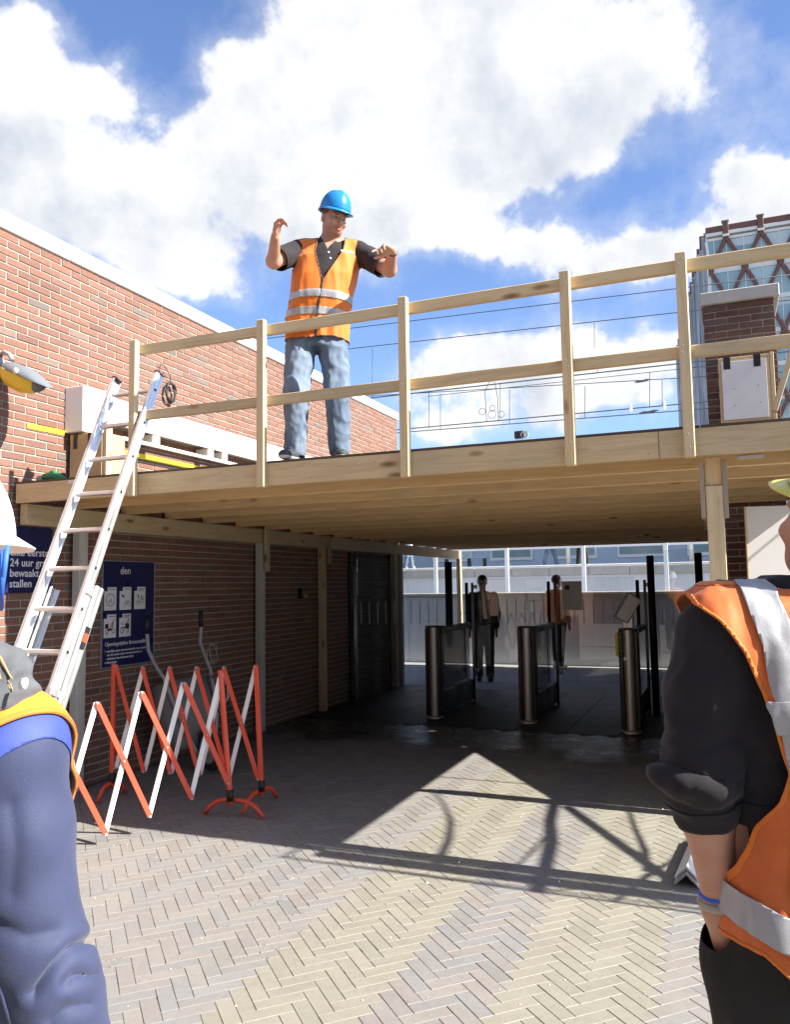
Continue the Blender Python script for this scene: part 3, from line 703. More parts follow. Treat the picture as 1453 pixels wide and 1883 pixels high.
for (yc, zc, kd) in PIC:
    fr = wallmat(yc, zc); pc = MB()
    pc.prism([(-.075, -.1), (.075, -.1), (.075, .1), (-.035, .1), (-.035, .065), (-.075, .065)], 0, .0016, fr)
    pn = pc.build('pictogram_panel', 'sign_white', s2)
    dr = MB()
    if kd == 0: ring(dr, 0, -.01, .055, .005, fr, 24); bicycle(dr, 0, -.03, .04, fr)
    if kd == 1: bicycle(dr, .02, -.05, .05, fr); seg(dr, (-.05, .03), (-.015, .01), .016, fr)
    if kd == 2: bicycle(dr, -.015, -.045, .05, fr); seg(dr, (-.03, .03), (-.015, .0), .014, fr); seg(dr, (.015, .02), (.03, -.02), .012, fr); seg(dr, (.05, .02), (.05, -.05), .006, fr)
    if kd == 3:
        ring(dr, -.038, -.045, .018, .006, fr); ring(dr, .042, -.045, .02, .005, fr); seg(dr, (-.06, .0), (-.02, .0), .04, fr); seg(dr, (-.03, -.03), (.02, -.03), .02, fr); seg(dr, (.02, -.03), (.04, .03), .01, fr)
    if kd == 4:
        ring(dr, -.045, -.045, .02, .004, fr); ring(dr, .03, -.05, .018, .004, fr); seg(dr, (.0, -.008), (.05, -.008), .045, fr); seg(dr, (-.05, -.02), (.0, -.02), .008, fr); ring(dr, -.035, .015, .012, .004, fr)
    seg(dr, (-.02, .083), (.065, .083), .005, fr)
    if kd in (2, 4): seg(dr, (-.02, .07), (.045, .07), .005, fr)
    dr.build('pictogram', 'pictogram_black', pn)
    if kd in (3, 4): rd_ = MB(); seg(rd_, (-.045, -.08), (.05, .06), .008, fr, .0032); rd_.build('red_bar', 'pictogram_red', pn)
text_part('heading', 'Openingstijden fietsenstalling', .047, 'sign_white', s2, wallmat(5.49, 1.115), bold=.0004)
for (y, z, tx) in ((5.515, 1.062, 'dagelijks open van een kwartier voor aankomst'), (5.515, 1.030, 'van de eerste trein tot een kwartier na'), (5.515, .998, 'aankomst van de laatste trein'), (5.515, .966, 'feestdagen')):
    text_part('lettering', tx, .0285, 'sign_white', s2, wallmat(y, z), bold=.0005)
bl = MB()
for z in (1.070, .974): ring(bl, 0, 0, .007, .0069, wallmat(5.497, z, -.001))
bl.build('bullet', 'sign_white', s2)

lp = thing('flood_lamp', tuple(pt(20, 690, 1, 4.35)), 'grey and yellow outdoor flood lamp on a bent metal arm above the sign', 'lamp')
A_ = pt(2, 662, 1, 4.35); B_ = pt(50, 690, 1, 4.35); C_ = pt(88, 712, 1, 4.35)
MB().tube([A_+Vector((-.16, .25, .05)), A_+Vector((-.03, .02, .045)), A_+Vector((.03, 0, .055)), A_+Vector((.085, 0, .03)), A_+Vector((.115, 0, -.02))], .017, 12).build('arm', 'galvanised', lp)
MB().tube([A_+Vector((-.05, 0, -.02)), A_+Vector((0, 0, -.005))], .03, 12).build('clamp', 'galvanised', lp)
ax = (C_-pt(8, 675, 1, 4.35)); L_ = ax.length; fr = axis_frame(pt(8, 675, 1, 4.35), C_, (0, 0, 1))
def shell(prof, z_lo, z_hi, n=20):
    vs = []; m = len(prof)
    for (x, ry, rz) in prof:
        for k in range(n+1):
            a = math.pi*k/n; vs.append(fr @ Vector((x, ry*math.cos(a), z_lo+(z_hi*rz)*math.sin(a))))
    w_ = n+1; return vs, [(i*w_+k, (i+1)*w_+k, (i+1)*w_+k+1, i*w_+k+1) for i in range(m-1) for k in range(n)]
h = L_/2
vs, fs = shell([(-h-.01, .015, .12), (-h+.03, .06, .6), (-h+.10, .085, .95), (0, .095, 1.0), (h*.45, .09, .8), (h*.8, .075, .45), (h+.035, .03, .1)], .0, .07); MB().add(vs, fs, True).build('visor', 'lamp_grey', lp)
vs, fs = shell([(-h-.005, .015, .15), (-h+.02, .055, .7), (-h+.09, .078, 1.0), (0, .086, 1.05), (h*.4, .078, .85), (h*.6, .06, .6)], -.004, -.115); MB().add(vs, fs, True).build('reflector_bowl', 'lamp_yellow', lp)
vs, fs = shell([(h*.6, .061, .62), (h*.72, .05, .45), (h*.74, .001, .02)], -.004, -.115); MB().add(vs, fs, True).build('end_rim', 'lamp_grey', lp)
MB().lathe([(0, .006), (.02, .005), (.022, 0), (.022, -.01)], 16, fr @ Matrix.Translation((-.01, -.097, .02)) @ Matrix.Rotation(R(90), 4, 'X')).build('round_cap', 'white_metal', lp)

gb = thing('steel_gutter_beam', (-4.87, 5.0, 2.89), 'white steel gutter beam with a boxed end along the brick wall', 'beam')
MB().cbox(XW+.004, -4.775, 5.0, 5.26, 2.885, 3.262, .004).build('end_box', 'white_metal', gb)
scr = MB()
for (y, z) in ((5.05, 3.235), (5.08, 3.20), (5.08, 3.07), (5.05, 2.92), (5.08, 2.935)): scr.tube([(-4.776, y, z), (-4.771, y, z)], .005, 8)
scr.build('screw_heads', 'black_metal', gb)
MB().cbox(-4.80, -4.788, 5.264, 11.0, 3.01, 3.20, .002).build('web', 'white_metal', gb)
MB().cbox(XW+.004, -4.803, 5.264, 11.0, 3.16, 3.172, .002).build('top_flange', 'white_metal', gb)
MB().cbox(XW+.004, -4.803, 5.264, 11.0, 3.04, 3.052, .002).build('bottom_flange', 'white_metal', gb)
MB().cbox(XW+.004, -4.85, 5.264, 11.0, 3.215, 3.262, .002).build('flashing', 'galvanised', gb)
MB().cbox(-4.815, -4.79, 5.5, 11.0, 2.895, 2.925, .002).build('lower_rail', 'white_metal', gb)
for y in (5.9, 6.75, 7.0, 7.9, 9.0): MB().cbox(-4.95, -4.80, y, y+.10, 2.927, 3.008, .002).build('bracket', 'white_metal', gb)
tp = MB().add([(XW+.0035, 4.62, 2.86), (XW+.0035, 5.0, 2.865), (XW+.0035, 5.0, 2.905), (XW+.0035, 4.62, 2.90)], [(0, 1, 2, 3)])
tag(tp.build('yellow_tape', 'yellow_tape'), 'short strip of yellow tape on the brick wall beside the white box', 'tape')
tp = MB().cbox(XW+.0035, XW+.009, 5.35, 6.9, 2.80, 2.85, .001)
tag(tp.build('yellow_strip', 'yellow_tape'), 'long yellow strip on the brick wall under the steel gutter beam', 'tape')
tp = MB().add([(XW+.0035, 4.425, 2.23), (XW+.0035, 4.48, 2.235), (XW+.0035, 4.47, 2.275), (XW+.0035, 4.435, 2.27)], [(0, 1, 2, 3)])
tag(tp.build('yellow_tag', 'yellow_tape'), 'small yellow tag on the brick wall beside the end of the front beam', 'tag')

def strapped_box(name, x0, x1, y0, y1, z0, z1, label, face):
    o = thing(name, ((x0+x1)/2, (y0+y1)/2, z0), label, 'box'); 
    MB().cbox(x0, x1, y0+.012, y1, z0, z1, .003).build('plywood_body', 'plywood', o)
    if face:
        f = bar('white_face', (x0+.025, y0+.006, z1-.295), (x1-.03, y0+.006, z1-.295), .010, .51, 'white_board', o, c=.001)
        for sxx in (x0+.07, x1-.10): MB().cbox(sxx-.028, sxx+.028, y0-.004, y0+.0005, z1-.105, z1+.003, .001).build('black_strap', 'black_tape', o)
        s_ = MB()
        for (a, b) in ((.12, -.28), (.31, -.27), (.12, -.43), (.32, -.42)): s_.tube([(x0+a, y0+.001, z1+b), (x0+a, y0-.002, z1+b)], .004, 8)
        s_.build('screw_heads', 'black_metal', o)
        bar('side_timber', (x1+.016, y0+.03, z0), (x1+.016, y0+.03, z1+.01), .05, .03, 'spruce', o, side=(1, 0, 0))
    else:
        for sxx in (x0+.06, x0+.21): MB().cbox(sxx-.02, sxx+.02, y0+.006, y0+.0115, z1-.12, z1+.003, .001).build('black_strap', 'black_tape', o)
        bar('side_timber', (x1+.023, y0+.05, z0), (x1+.023, y0+.05, z1+.10), .07, .04, 'spruce', o, side=(1, 0, 0))
    return o
strapped_box('cover_box', -4.935, -4.60, 5.02, 5.30, ZD+.001, 2.87, 'plywood cover box with black straps on the deck under the white box', False)
strapped_box('cover_box', .03, .44, 7.45, 7.70, ZD+.001, 3.53, 'white faced plywood box with two black straps before the brick pillar', True)

tl = thing('power_tool', (-4.75, 4.62, ZD), 'small green power tool lying on the deck beside the brick wall', 'tool')
t0 = Vector((-4.80, 4.64, ZD+.001))
MB().cbox(t0.x-.06, t0.x+.0, t0.y-.03, t0.y+.04, t0.z, t0.z+.055, .012).build('battery', 'galvanised', tl)
MB().tube([(t0.x+.005, t0.y, t0.z+.045), (t0.x+.10, t0.y, t0.z+.04), (t0.x+.16, t0.y+.01, t0.z+.03), (t0.x+.2, t0.y+.01, t0.z+.02)], [.028, .034, .03, .012], 12).build('motor_body', 'tool_green', tl)
MB().tube([(t0.x+.02, t0.y+.02, t0.z+.06), (t0.x+.05, t0.y+.03, t0.z+.09), (t0.x+.10, t0.y+.03, t0.z+.07)], .013, 10).build('handle', 'tool_green', tl)
MB().lathe([(0, .02), (.03, .02), (.035, .01), (.035, -.01), (0, -.01)], 16, Matrix.Translation((t0.x+.16, t0.y+.03, t0.z+.036)) @ Matrix.Rotation(R(80), 4, 'X')).build('guard', 'black_plastic', tl)

cc = thing('cable_coil', tuple(pt(312, 722, 0, XW+.03)), 'small coil of grey cable hanging on the brick wall', 'cable')
c0 = pt(312, 722, 0, XW+.03); ct = pt(296, 680, 0, XW+.03)
cl = []
for k in range(140):
    a = k/20*2*math.pi; r = .068+.008*math.sin(k*.37); cl.append(c0+Vector((.012*math.sin(k*.9)+.012, r*math.cos(a), r*1.35*math.sin(a))))
MB().tube(cl, .006, 6).build('loops', 'cable_black', cc)
MB().tube([c0+Vector((.01, .0, .09)), c0+Vector((.01, -.01, .17)), ct+Vector((.01, .03, .05)), ct+Vector((0, .0, .06)), ct+Vector((0, -.02, .0)), ct+Vector((0, -.02, -.08))], .004, 6).build('tail', 'cable_black', cc)

# small camera housing on the wall below the deck
wl = thing('wall_socket', tuple(pt(549, 1090, 0, XW)), 'small black box fixed on the brick wall between two posts', 'box')
q = pt(549, 1090, 0, XW); MB().cbox(XW+.002, XW+.07, q.y-.03, q.y+.05, q.z-.07, q.z+.06, .008).build('housing', 'black_plastic', wl); MB().tube([(XW+.07, q.y+.01, q.z-.02), (XW+.11, q.y-.01, q.z-.04)], .022, 10).build('nozzle', 'galvanised', wl)

rs_ = thing('roller_shutter', (XW+.02, 11.0, 0), 'dark metal roller shutter on the brick wall beside the glass door', 'shutter')
for k in range(41): MB().cbox(XW+.003, XW+.018, 10.38, 11.82, .012+k*.05, .058+k*.05, .005).build('slat', 'shutter_dark', rs_)
for y in (10.35, 11.825): MB().cbox(XW+.003, XW+.03, y, y+.028, .0, 2.08, .003).build('guide_rail', 'shutter_dark', rs_)
# ------------------------------------------------------------------ ladder
ld = thing('extension_ladder', (-4.0, 3.38, 0), 'aluminium extension ladder leaning against the deck edge', 'ladder')
lb, lt = Vector((0, 3.375, 0)), Vector((0, 4.435, 2.44)); ldir = (lt-lb).normalized(); lnor = Vector((0, -ldir.z, ldir.y))   # lnor: toward the climber
LXL, LXR = -4.115, -3.755
def stile(name, x, s0, s1, off, w=.026, d=.075, side=1):
    a = Vector((x, 0, 0))+lb+ldir*s0+lnor*off; b = Vector((x, 0, 0))+lb+ldir*s1+lnor*off
    fr = axis_frame(a, b, (1, 0, 0)); L = (b-a).length; mb = MB(); t = .004
    # C-shaped rail: web on the outside with two lips turned in and a ribbed face
    z0, z1 = (-w/2, w/2)
    web = (z1-t, z1) if side > 0 else (z0, z0+t)
    mb.cbox(-L/2, L/2, -d/2, d/2, web[0], web[1], .001)
    for e in (-1, 1): mb.cbox(-L/2, L/2, e*d/2-(t if e > 0 else 0), e*d/2+(0 if e > 0 else t), (z0 if side > 0 else z0+t), (z1-t if side > 0 else z1), .001)
    for e in (-.018, .018): mb.cbox(-L/2, L/2, e-.003, e+.003, (z1 if side > 0 else z0-.0025), (z1+.0025 if side > 0 else z0), .0008)
    o = mb.build(name, 'aluminium', ld, fr)
    return o, fr, L
def rungs(x0, x1, s0, s1, off, start):
    s = start
    while s < s1:
        if s > s0:
            a = Vector((x0, 0, 0))+lb+ldir*s+lnor*off; b = Vector((x1, 0, 0))+lb+ldir*s+lnor*off
            fr = axis_frame(a, b, tuple(ldir)); L = x1-x0
            m_ = MB().cbox(-L/2, L/2, -.017, .017, -.013, .013, .006); m_.build('rung', 'aluminium', ld, fr)
            for e in (-1, 1): MB().box(e*(L/2+.0275)-.0022, e*(L/2+.0275)+.0022, -.008, .008, -.008, .008).build('rung_end', 'black_metal', ld, fr)
        s += .28
SU0, SU1 = .93, 3.40                               # fly section (nearer the climber) slides on the base section
rungs(LXL, LXR, SU0, SU1, .080, 1.02); rungs(LXL+.03, LXR-.03, .05, 1.72, .0, .2)
for (x, sd) in ((LXL-.013, -1), (LXR+.013, 1)):
    o, fr, L = stile('stile', x, SU0, SU1, .080, side=sd)
    MB().cbox(L/2-.004, L/2+.012, -.041, .041, -.017, .017, .004).build('end_cap', 'black_plastic', o, fr)
    MB().cbox(-L/2-.014, -L/2+.004, -.041, .041, -.017, .017, .004).build('end_cap', 'black_plastic', o, fr)
for (x, sd) in ((LXL+.018, -1), (LXR-.018+.045, 1)):
    o, fr, L = stile('stile', x, .03, 1.76, .0, side=sd, d=.07)
    MB().cbox(-L/2-.03, -L/2+.004, -.041, .041, -.018, .018, .005).build('rubber_foot', 'rubber', o, fr)
for x in (LXL-.03, LXR+.03):
    a = Vector((x, 0, 0))+lb+ldir*1.70+lnor*.04; MB().cbox(-.02, .02, -.07, .07, -.006, .006, .002).build('guide_bracket', 'aluminium', ld, axis_frame(a-ldir*.1, a+ldir*.1, (1, 0, 0)))
    a = Vector((x, 0, 0))+lb+ldir*(SU0+.12)+lnor*.05; MB().cbox(-.02, .02, -.07, .07, -.006, .006, .002).build('guide_bracket', 'aluminium', ld, axis_frame(a-ldir*.1, a+ldir*.1, (1, 0, 0)))
a = Vector((LXR+.0475, 0, 0))+lb+ldir*1.42
lbm = MB().cbox(-.07, .07, -.02, .02, -.001, .001, .0004); lbm.build('warning_label', 'pictogram_black', ld, axis_frame(a-ldir*.1, a+ldir*.1, (1, 0, 0)))
lbm = MB().cbox(-.028, .028, -.018, .018, .0012, .002, .0002); lbm.build('warning_label', 'red_paint', ld, axis_frame(a-ldir*.1, a+ldir*.1, (1, 0, 0)))
bar('stay_bar', Vector((LXL+.03, 0, 0))+lb+ldir*.45+lnor*(-.045), Vector((LXR-.12, 0, 0))+lb+ldir*1.25+lnor*(-.045), .012, .022, 'aluminium', ld)

# ------------------------------------------------------------------ expanding barriers
def barrier(name, tops, bots, posts, label, facing):
    """tops/bots: node points; red bars run top(i)->bottom(i+1), white bars bottom(i)->top(i+1)"""
    o = thing(name, (tops[-1].x, tops[-1].y, 0), label, 'barrier', None); f = Vector(facing)
    for i in range(len(tops)-1):
        bar('red_bar', tops[i]+f*.008, bots[i+1]+f*.008, .034, .010, 'red_paint', o, side=facing, c=.002)
        bar('white_bar', bots[i]-f*.008, tops[i+1]-f*.008, .034, .010, 'white_paint', o, side=facing, c=.002)
        m = (tops[i]+bots[i+1]+bots[i]+tops[i+1])/4
        MB().tube([m-f*.018, m+f*.018], .007, 8).build('pivot', 'galvanised', o)
    for p in list(tops)+list(bots): MB().tube([p-f*.018, p+f*.018], .009, 8).build('rivet', 'galvanised', o)
    for (base, top, ft) in posts:
        pp = bar('post', base+Vector((0, 0, .16)), top, .032, .032, 'red_paint', o, side=facing, c=.004)
        MB().tube([base+Vector((0, 0, .12)), base+Vector((0, 0, .20))], .024, 10).build('socket', 'black_plastic', pp)
        a, b = ft; a, b = Vector(a), Vector(b); d = b-a
        path = []
        for k in range(13):
            u = k/12; zz = .105*(1-abs(2*u-1)**3.2); path.append(a+d*(u)+Vector((0, 0, .016+zz)))
        q = MB().tube(path, .016, 10); q.tube([base+Vector((0, 0, .09)), base+Vector((0, 0, .17))], .017, 10)
        q.build('foot', 'red_paint', pp)
    return o
def ptv(px, py, A, B):                                # photo pixel -> upright plane through A and B
    n = Vector((-(B-A).y, (B-A).x, 0)); d = ray(px, py); return CAM_O+d*((A-CAM_O).dot(n)/d.dot(n))
def ground0(p): return Vector((p.x, p.y, 0))
nA = ground0(pt(423, 1470, 2, .13)); nB = ground0(pt(194, 1533, 2, .07)); nf = (nB-nA).normalized(); nface = Vector((-nf.y, nf.x, 0)); nface = nface if nface.x > 0 else -nface
tp_ = [ptv(x, y, nA, nB) for x, y in ((-40, 1330), (80, 1310), (178, 1292), (260, 1273), (338, 1256), (407, 1240))]
bt_ = [ptv(x, y, nA, nB) for x, y in ((-20, 1610), (98, 1575), (194, 1533), (275, 1500), (352, 1467), (418, 1440))]
tz = ptv(407, 1232, nA, nB).z
barrier('expanding_barrier', tp_, bt_, [(nA, Vector((nA.x, nA.y, 0))+(ptv(405, 1232, nA, nB)-nA), (ground0(pt(377, 1495, 2, .015)), ground0(pt(484, 1503, 2, .015))))],
        'red and white expanding barrier stretched out beside the ladder, ending at a single foot', tuple(nface))
fA = ground0(pt(206, 1437, 2, .13)); fB = ground0(pt(481, 1452, 2, .13)); ff_ = (fB-fA).normalized(); fface = Vector((ff_.y, -ff_.x, 0))
tp_ = [ptv(x, y, fA, fB) for x, y in ((214, 1224), (263, 1227), (312, 1227), (362, 1227), (412, 1227), (470, 1225))]
bt_ = [ptv(x, y, fA, fB) for x, y in ((212, 1412), (265, 1418), (314, 1421), (367, 1424), (420, 1430), (476, 1432))]
barrier('expanding_barrier', tp_, bt_, [(fA, fA+(ptv(210, 1220, fA, fB)-fA), (ground0(pt(179, 1475, 2, .015)), fA*2-ground0(pt(179, 1475, 2, .015)))), (fB, fB+(ptv(471, 1222, fA, fB)-fB), (ground0(pt(446, 1496, 2, .015)), ground0(pt(509, 1465, 2, .015))))],
        'red and white expanding barrier across the front of the wheelbarrow, with two feet', tuple(fface))

# ------------------------------------------------------------------ wheelbarrow stood on its nose against the wall
wb = thing('wheelbarrow', (-4.62, 6.05, 0), 'grey wheelbarrow tipped up against the brick wall, handles upward', 'wheelbarrow')
# local frame: u along wheelbarrow length (up, leaning to the wall), v across (along the wall), n out of the tray bottom (towards the yard)
U = Vector((-.26, .03, .965)).normalized(); Vv = Vector((.35, .93, 0)); Vv = (Vv-U*Vv.dot(U)).normalized(); Nn = Vv.cross(U)
O_ = Vector((-4.36, 6.02, .06))
def wp(u, v, n): return O_+U*u+Vv*v+Nn*n
rows = []
tray = MB(); prof = [(.16, .20, .10), (.20, .22, .12), (.35, .27, .13), (.55, .29, .12), (.74, .27, .08)]
vs = []; nseg = 16
for (u, hw, dp) in prof:
    for k in range(nseg+1):
        a = math.pi*k/nseg; c_, s_ = math.cos(a), math.sin(a)
        vs.append(wp(u, hw*math.copysign(abs(c_)**.6, c_), -.10+(.10+dp)*abs(s_)**.55))
ww = nseg+1; fs = [(i*ww+k, i*ww+k+1, (i+1)*ww+k+1, (i+1)*ww+k) for i in range(len(prof)-1) for k in range(nseg)]
cb = len(vs); vs.append(wp(.14, 0, -.02)); fs += [(cb, k+1, k) for k in range(nseg)]
ct_ = len(vs); vs.append(wp(.78, 0, -.02)); e_ = (len(prof)-1)*ww; fs += [(ct_, e_+k, e_+k+1) for k in range(nseg)]
tr_ = MB().add(vs, fs, True).build('tray', 'tray_grey', wb); sm = tr_.modifiers.new('thick', 'SOLIDIFY'); sm.thickness = .004
for e in (-1, 1):
    MB().tube([wp(.02, e*.06, .15), wp(.18, e*.12, .155), wp(.45, e*.2, .15), wp(.78, e*.24, .10), wp(.92, e*.26, .03), wp(1.06, e*.27, -.02), wp(1.18, e*.28, .02), wp(1.27, e*.28, .05)], .0165, 10).build('handle', 'galvanised', wb)
    MB().tube([wp(1.20, e*.28, .027), wp(1.34, e*.28, .075)], .022, 10).build('grip', 'black_plastic', wb)
    MB().tube([wp(.72, e*.22, .13), wp(.66, e*.22, .30), wp(.60, e*.21, .36), wp(.50, e*.2, .34), wp(.40, e*.19, .16)], .013, 8).build('leg', 'galvanised', wb)
wh = Matrix.Translation(wp(.10, 0, .22)) @ Matrix((Nn, U, Vv)).transposed().to_4x4()
ty = MB(); prof = [(.10+.07*0, -.03)]
pr = [(.115, -.035), (.15, -.04), (.172, -.025), (.178, 0), (.172, .025), (.15, .04), (.115, .035)]
wheel = MB().lathe(pr, 28, wh).build('tyre', 'rubber', wb)
MB().lathe([(.02, -.05), (.025, -.03), (.10, -.02), (.118, -.034), (.118, .034), (.10, .02), (.025, .03), (.02, .05)], 24, wh).build('rim', 'galvanised', wb)
MB().tube([wp(.10, -.11, .22), wp(.10, .11, .22)], .009, 8).build('axle', 'galvanised', wb)
for e in (-1, 1): MB().tube([wp(.10, e*.10, .22), wp(.05, e*.09, .15)], .012, 8).build('axle_bracket', 'galvanised', wb)
wr = []
for k in range(60):
    a = k/60*2*math.pi*2; wr.append(wp(.93, .33, .05)+Vector((.02*math.sin(k*.3), .06*math.cos(a), .09*math.sin(a))))
MB().tube(wr, .004, 6).build('wire_loop', 'galvanised', wb)

# ------------------------------------------------------------------ aluminium angle profiles stacked like a tent
ap = thing('angle_profiles', (-.2, 4.75, 0), 'stack of white aluminium angle profiles set down like a tent on the paving', 'profiles')
q0, q1 = pt(1263, 1632, 2, .0), pt(1290, 1560, 2, .0)
dr_ = Vector((q1.x-q0.x, q1.y-q0.y, 0)).normalized(); q1 = q0+dr_*.85; sd_ = Vector((dr_.y, -dr_.x, 0))
for k in range(4):
    mb = MB(); z = .012*k; t_ = .003; w_ = .062; jit = rng.uniform(-.012, .012)
    a = q0+dr_*(jit+.01*k); b = q1+dr_*(jit-.03*k)
    for e in (-1, 1):
        vs = []
        for p in (a, b): vs += [p+Vector((0, 0, .062+z)), p+Vector((0, 0, .062+z+t_*1.4)), p+sd_*e*w_+Vector((0, 0, z+.001+t_*1.4)), p+sd_*e*w_+Vector((0, 0, z+.001))]
        mb.add(vs, [(0, 1, 2, 3), (7, 6, 5, 4), (0, 4, 5, 1), (1, 5, 6, 2), (2, 6, 7, 3), (3, 7, 4, 0)])
    mb.build('angle_profile', 'aluminium' if k < 2 else 'white_metal', ap)

# ------------------------------------------------------------------ white board, hoarding and scaffold; the last two unseen, added and shaped to cast shadows
wbd = thing('leaning_board', (.45, 6.0, 0), 'tall white sheet standing upright under the deck before the brick pillar', 'board')
a = Vector((.14, 5.955, 0)); b = Vector((.76, 6.06, 0)); dd = (b-a).normalized(); fr = Matrix((dd, Vector((-dd.y, dd.x, 0)), Vector((0, 0, 1)))).transposed().to_4x4(); fr.translation = a
fr = fr @ Matrix.Rotation(R(-1.0), 4, 'X') @ Matrix.Rotation(R(.5), 4, 'Y')
MB().cbox(0, .60, -.009, .009, .005, 2.10, .002).build('sheet', 'white_board', wbd, fr)
MB().cbox(-.012, -.001, -.012, .012, .005, 2.10, .002).build('edge_strip', 'spruce', wbd, fr)
hd = thing('sloped_shadow_panel', (.85, 6.9, 0), 'unseen plywood panel added to shape the sunlit patch, with a sloping top', 'shadow_panel')
for (y0, y1) in ((6.09, 6.60), (6.6, 7.15), (7.15, 7.95)):
    z0 = 1.53+(y0-6.05)/1.65*.89; z1 = 1.53+(y1-6.05)/1.65*.89
    m_ = MB().prism([(y0, 0.004), (y1-.0005, 0.004), (y1-.0005, z1), (y0, z0)], .78, .798, Matrix(((0, 0, 1, 0), (1, 0, 0, 0), (0, 1, 0, 0), (0, 0, 0, 1)))); m_.build('shadow_plywood', 'plywood', hd)
for y in (6.12, 7.67): bar('shadow_panel_stud', (.825, y, 0), (.825, y, 1.5 if y < 7 else 2.35), .05, .04, 'spruce', hd, side=(0, 1, 0))
sf = thing('shadow_scaffold', (1.9, 5.3, 0), 'unseen tubular frame hung with cables, shaped to cast the shadows on the paving', 'scaffold')
for (x, y, r) in ((1.9, 6.47, .012), (1.9, 4.27, .012), (4.15, 4.30, .02)): MB().tube([(x, y, 0), (x, y, 3.36)], r, 10).build('shadow_standard', 'galvanised', sf)
for (a, b, r) in (((1.9, 4.27, 3.32), (1.9, 6.47, 3.32), .011), ((1.9, 4.27, 3.31), (4.15, 4.30, 3.31), .011)): MB().tube([a, b], r, 8).build('shadow_guard_line', 'galvanised', sf)
def sfp(px, py, X=1.9): g_ = pt(px, py, 2, 0); return Vector((X, g_.y, (X-g_.x)*math.tan(SUN_EL)))      # what stands in the scaffold's plane and shades that spot of paving
def cabl(pts, rs, nm='cable'): MB().tube([sfp(*p) for p in pts], rs, 8).build(nm, 'cable_black', sf)  # unseen cables on the added scaffold, shaped to cast shadows
cabl([(790, 1452), (812, 1480), (826, 1512), (822, 1545), (806, 1580), (795, 1600)], [.006, .010, .015, .018, .020, .022])
cabl([(1018, 1478), (1010, 1510), (1012, 1550), (1000, 1600), (985, 1645)], [.026, .027, .030, .028, .027], 'hose')
cabl([(1003, 1535), (975, 1570), (940, 1602)], [.006, .010, .006])
cabl([(1152, 1480), (1165, 1520), (1185, 1565), (1190, 1605)], [.008, .012, .016, .018])
cabl([(1275, 1535), (1235, 1585), (1190, 1612), (1130, 1660)], [.006, .010, .016, .010])
a, b = sfp(1040, 1484), sfp(1260, 1640); bar('shadow_brace_board', a, b, .02, .062, 'spruce', sf, side=(0, 0, 1))
cabl([(780, 1585), (830, 1600), (900, 1606), (1000, 1640), (1120, 1636), (1230, 1665)], .008)
# ------------------------------------------------------------------ access gates in the passage
def steel_post(par, name, x, y, z0, z1, r, mat='stainless'):
    return MB().tube([(x, y, z0), (x, y, z1)], r, 14).build(name, mat, par)
def gate(x, y, label, head=False):
    o = thing('access_gate', (x, y, 0), label, 'gate', 'access gates in the passage')
    mb = MB().cbox(x-.105, x-.056, y, y+.12, .03, 1.08, .012); mb.cbox(x+.056, x+.105, y, y+.12, .03, 1.08, .012); mb.cbox(x-.055, x+.055, y+.035, y+.12, .03, 1.08, .004)
    mb.build('column', 'black_metal', o)
    vs = []; n = 10
    for z in (.03, 1.082):
        for k in range(n+1):
            a = math.pi*k/n; vs.append((x-.055*math.cos(a), y+.03-.055*math.sin(a), z))
    MB().add(vs, [(k, k+1, n+2+k, n+1+k) for k in range(n)], True).build('steel_front', 'stainless', o)
    MB().lathe([(0, .028), (.09, .028), (.10, .02), (.10, .001)], 20, Matrix.Translation((x, y+.02, 0))).build('base_plate', 'stainless', o)
    MB().cbox(x-.10, x+.10, y-.01, y+.15, 1.084, 1.10, .004).build('cap', 'black_metal', o)
    MB().cbox(x-.05, x+.05, y+.12, y+1.5, .03, .30, .01).build('plinth', 'black_metal', o)
    MB().cbox(x-.045, x+.045, y+.15, y+1.5, 1.0, 1.075, .012).build('handrail', 'black_metal', o)
    MB().cbox(x-.006, x+.006, y+.125, y+1.48, .305, .995, .001).build('glass_side', 'gate_glass', o)
    steel_post(o, 'rear_post', x-.03, y+1.52, 0, 1.62, .022, 'black_metal'); steel_post(o, 'rear_post', x+.06, y+1.50, .0, 1.62, .018)
    for z in (.42, 1.56): MB().cbox(x+.078, x+.13, y+1.48, y+1.52, z-.025, z+.025, .006).build('glass_clamp', 'stainless', o)
    if head:
        fr = Matrix.Translation((x-.01, y+.03, 1.30)) @ Matrix.Rotation(R(18), 4, 'Z') @ Matrix.Rotation(R(32), 4, 'Y')
        MB().cbox(x-.05, x+.06, y, y+.10, 1.101, 1.24, .008).build('bracket', 'stainless', o)
        MB().cbox(-.075, .075, -.07, .07, -.13, .17, .01).build('reader_head', 'stainless', o, fr)
        MB().cbox(-.06, .06, -.055, .055, .171, .176, .003).build('reader_glass', 'black_plastic', o, fr)
        MB().cbox(x-.135, x-.096, y+.01, y+.09, .80, 1.05, .008).build('side_plate', 'yellow_tape', o)
        MB().tube([(x-.036, y-.02, .78), (x-.036, y-.027, .78)], .016, 12).build('lock', 'stainless', o)
    return o
G1, G2, G3 = (-3.33, 9.3), (-2.18, 9.3), (-1.0, 9.0)
gate(*G1, 'black and steel access gate post beside the glass door by the brick wall')
gate(*G2, 'black and steel access gate post standing between the other two gates')
gate(*G3, 'black and steel access gate post with a tilted card reader on top', True)
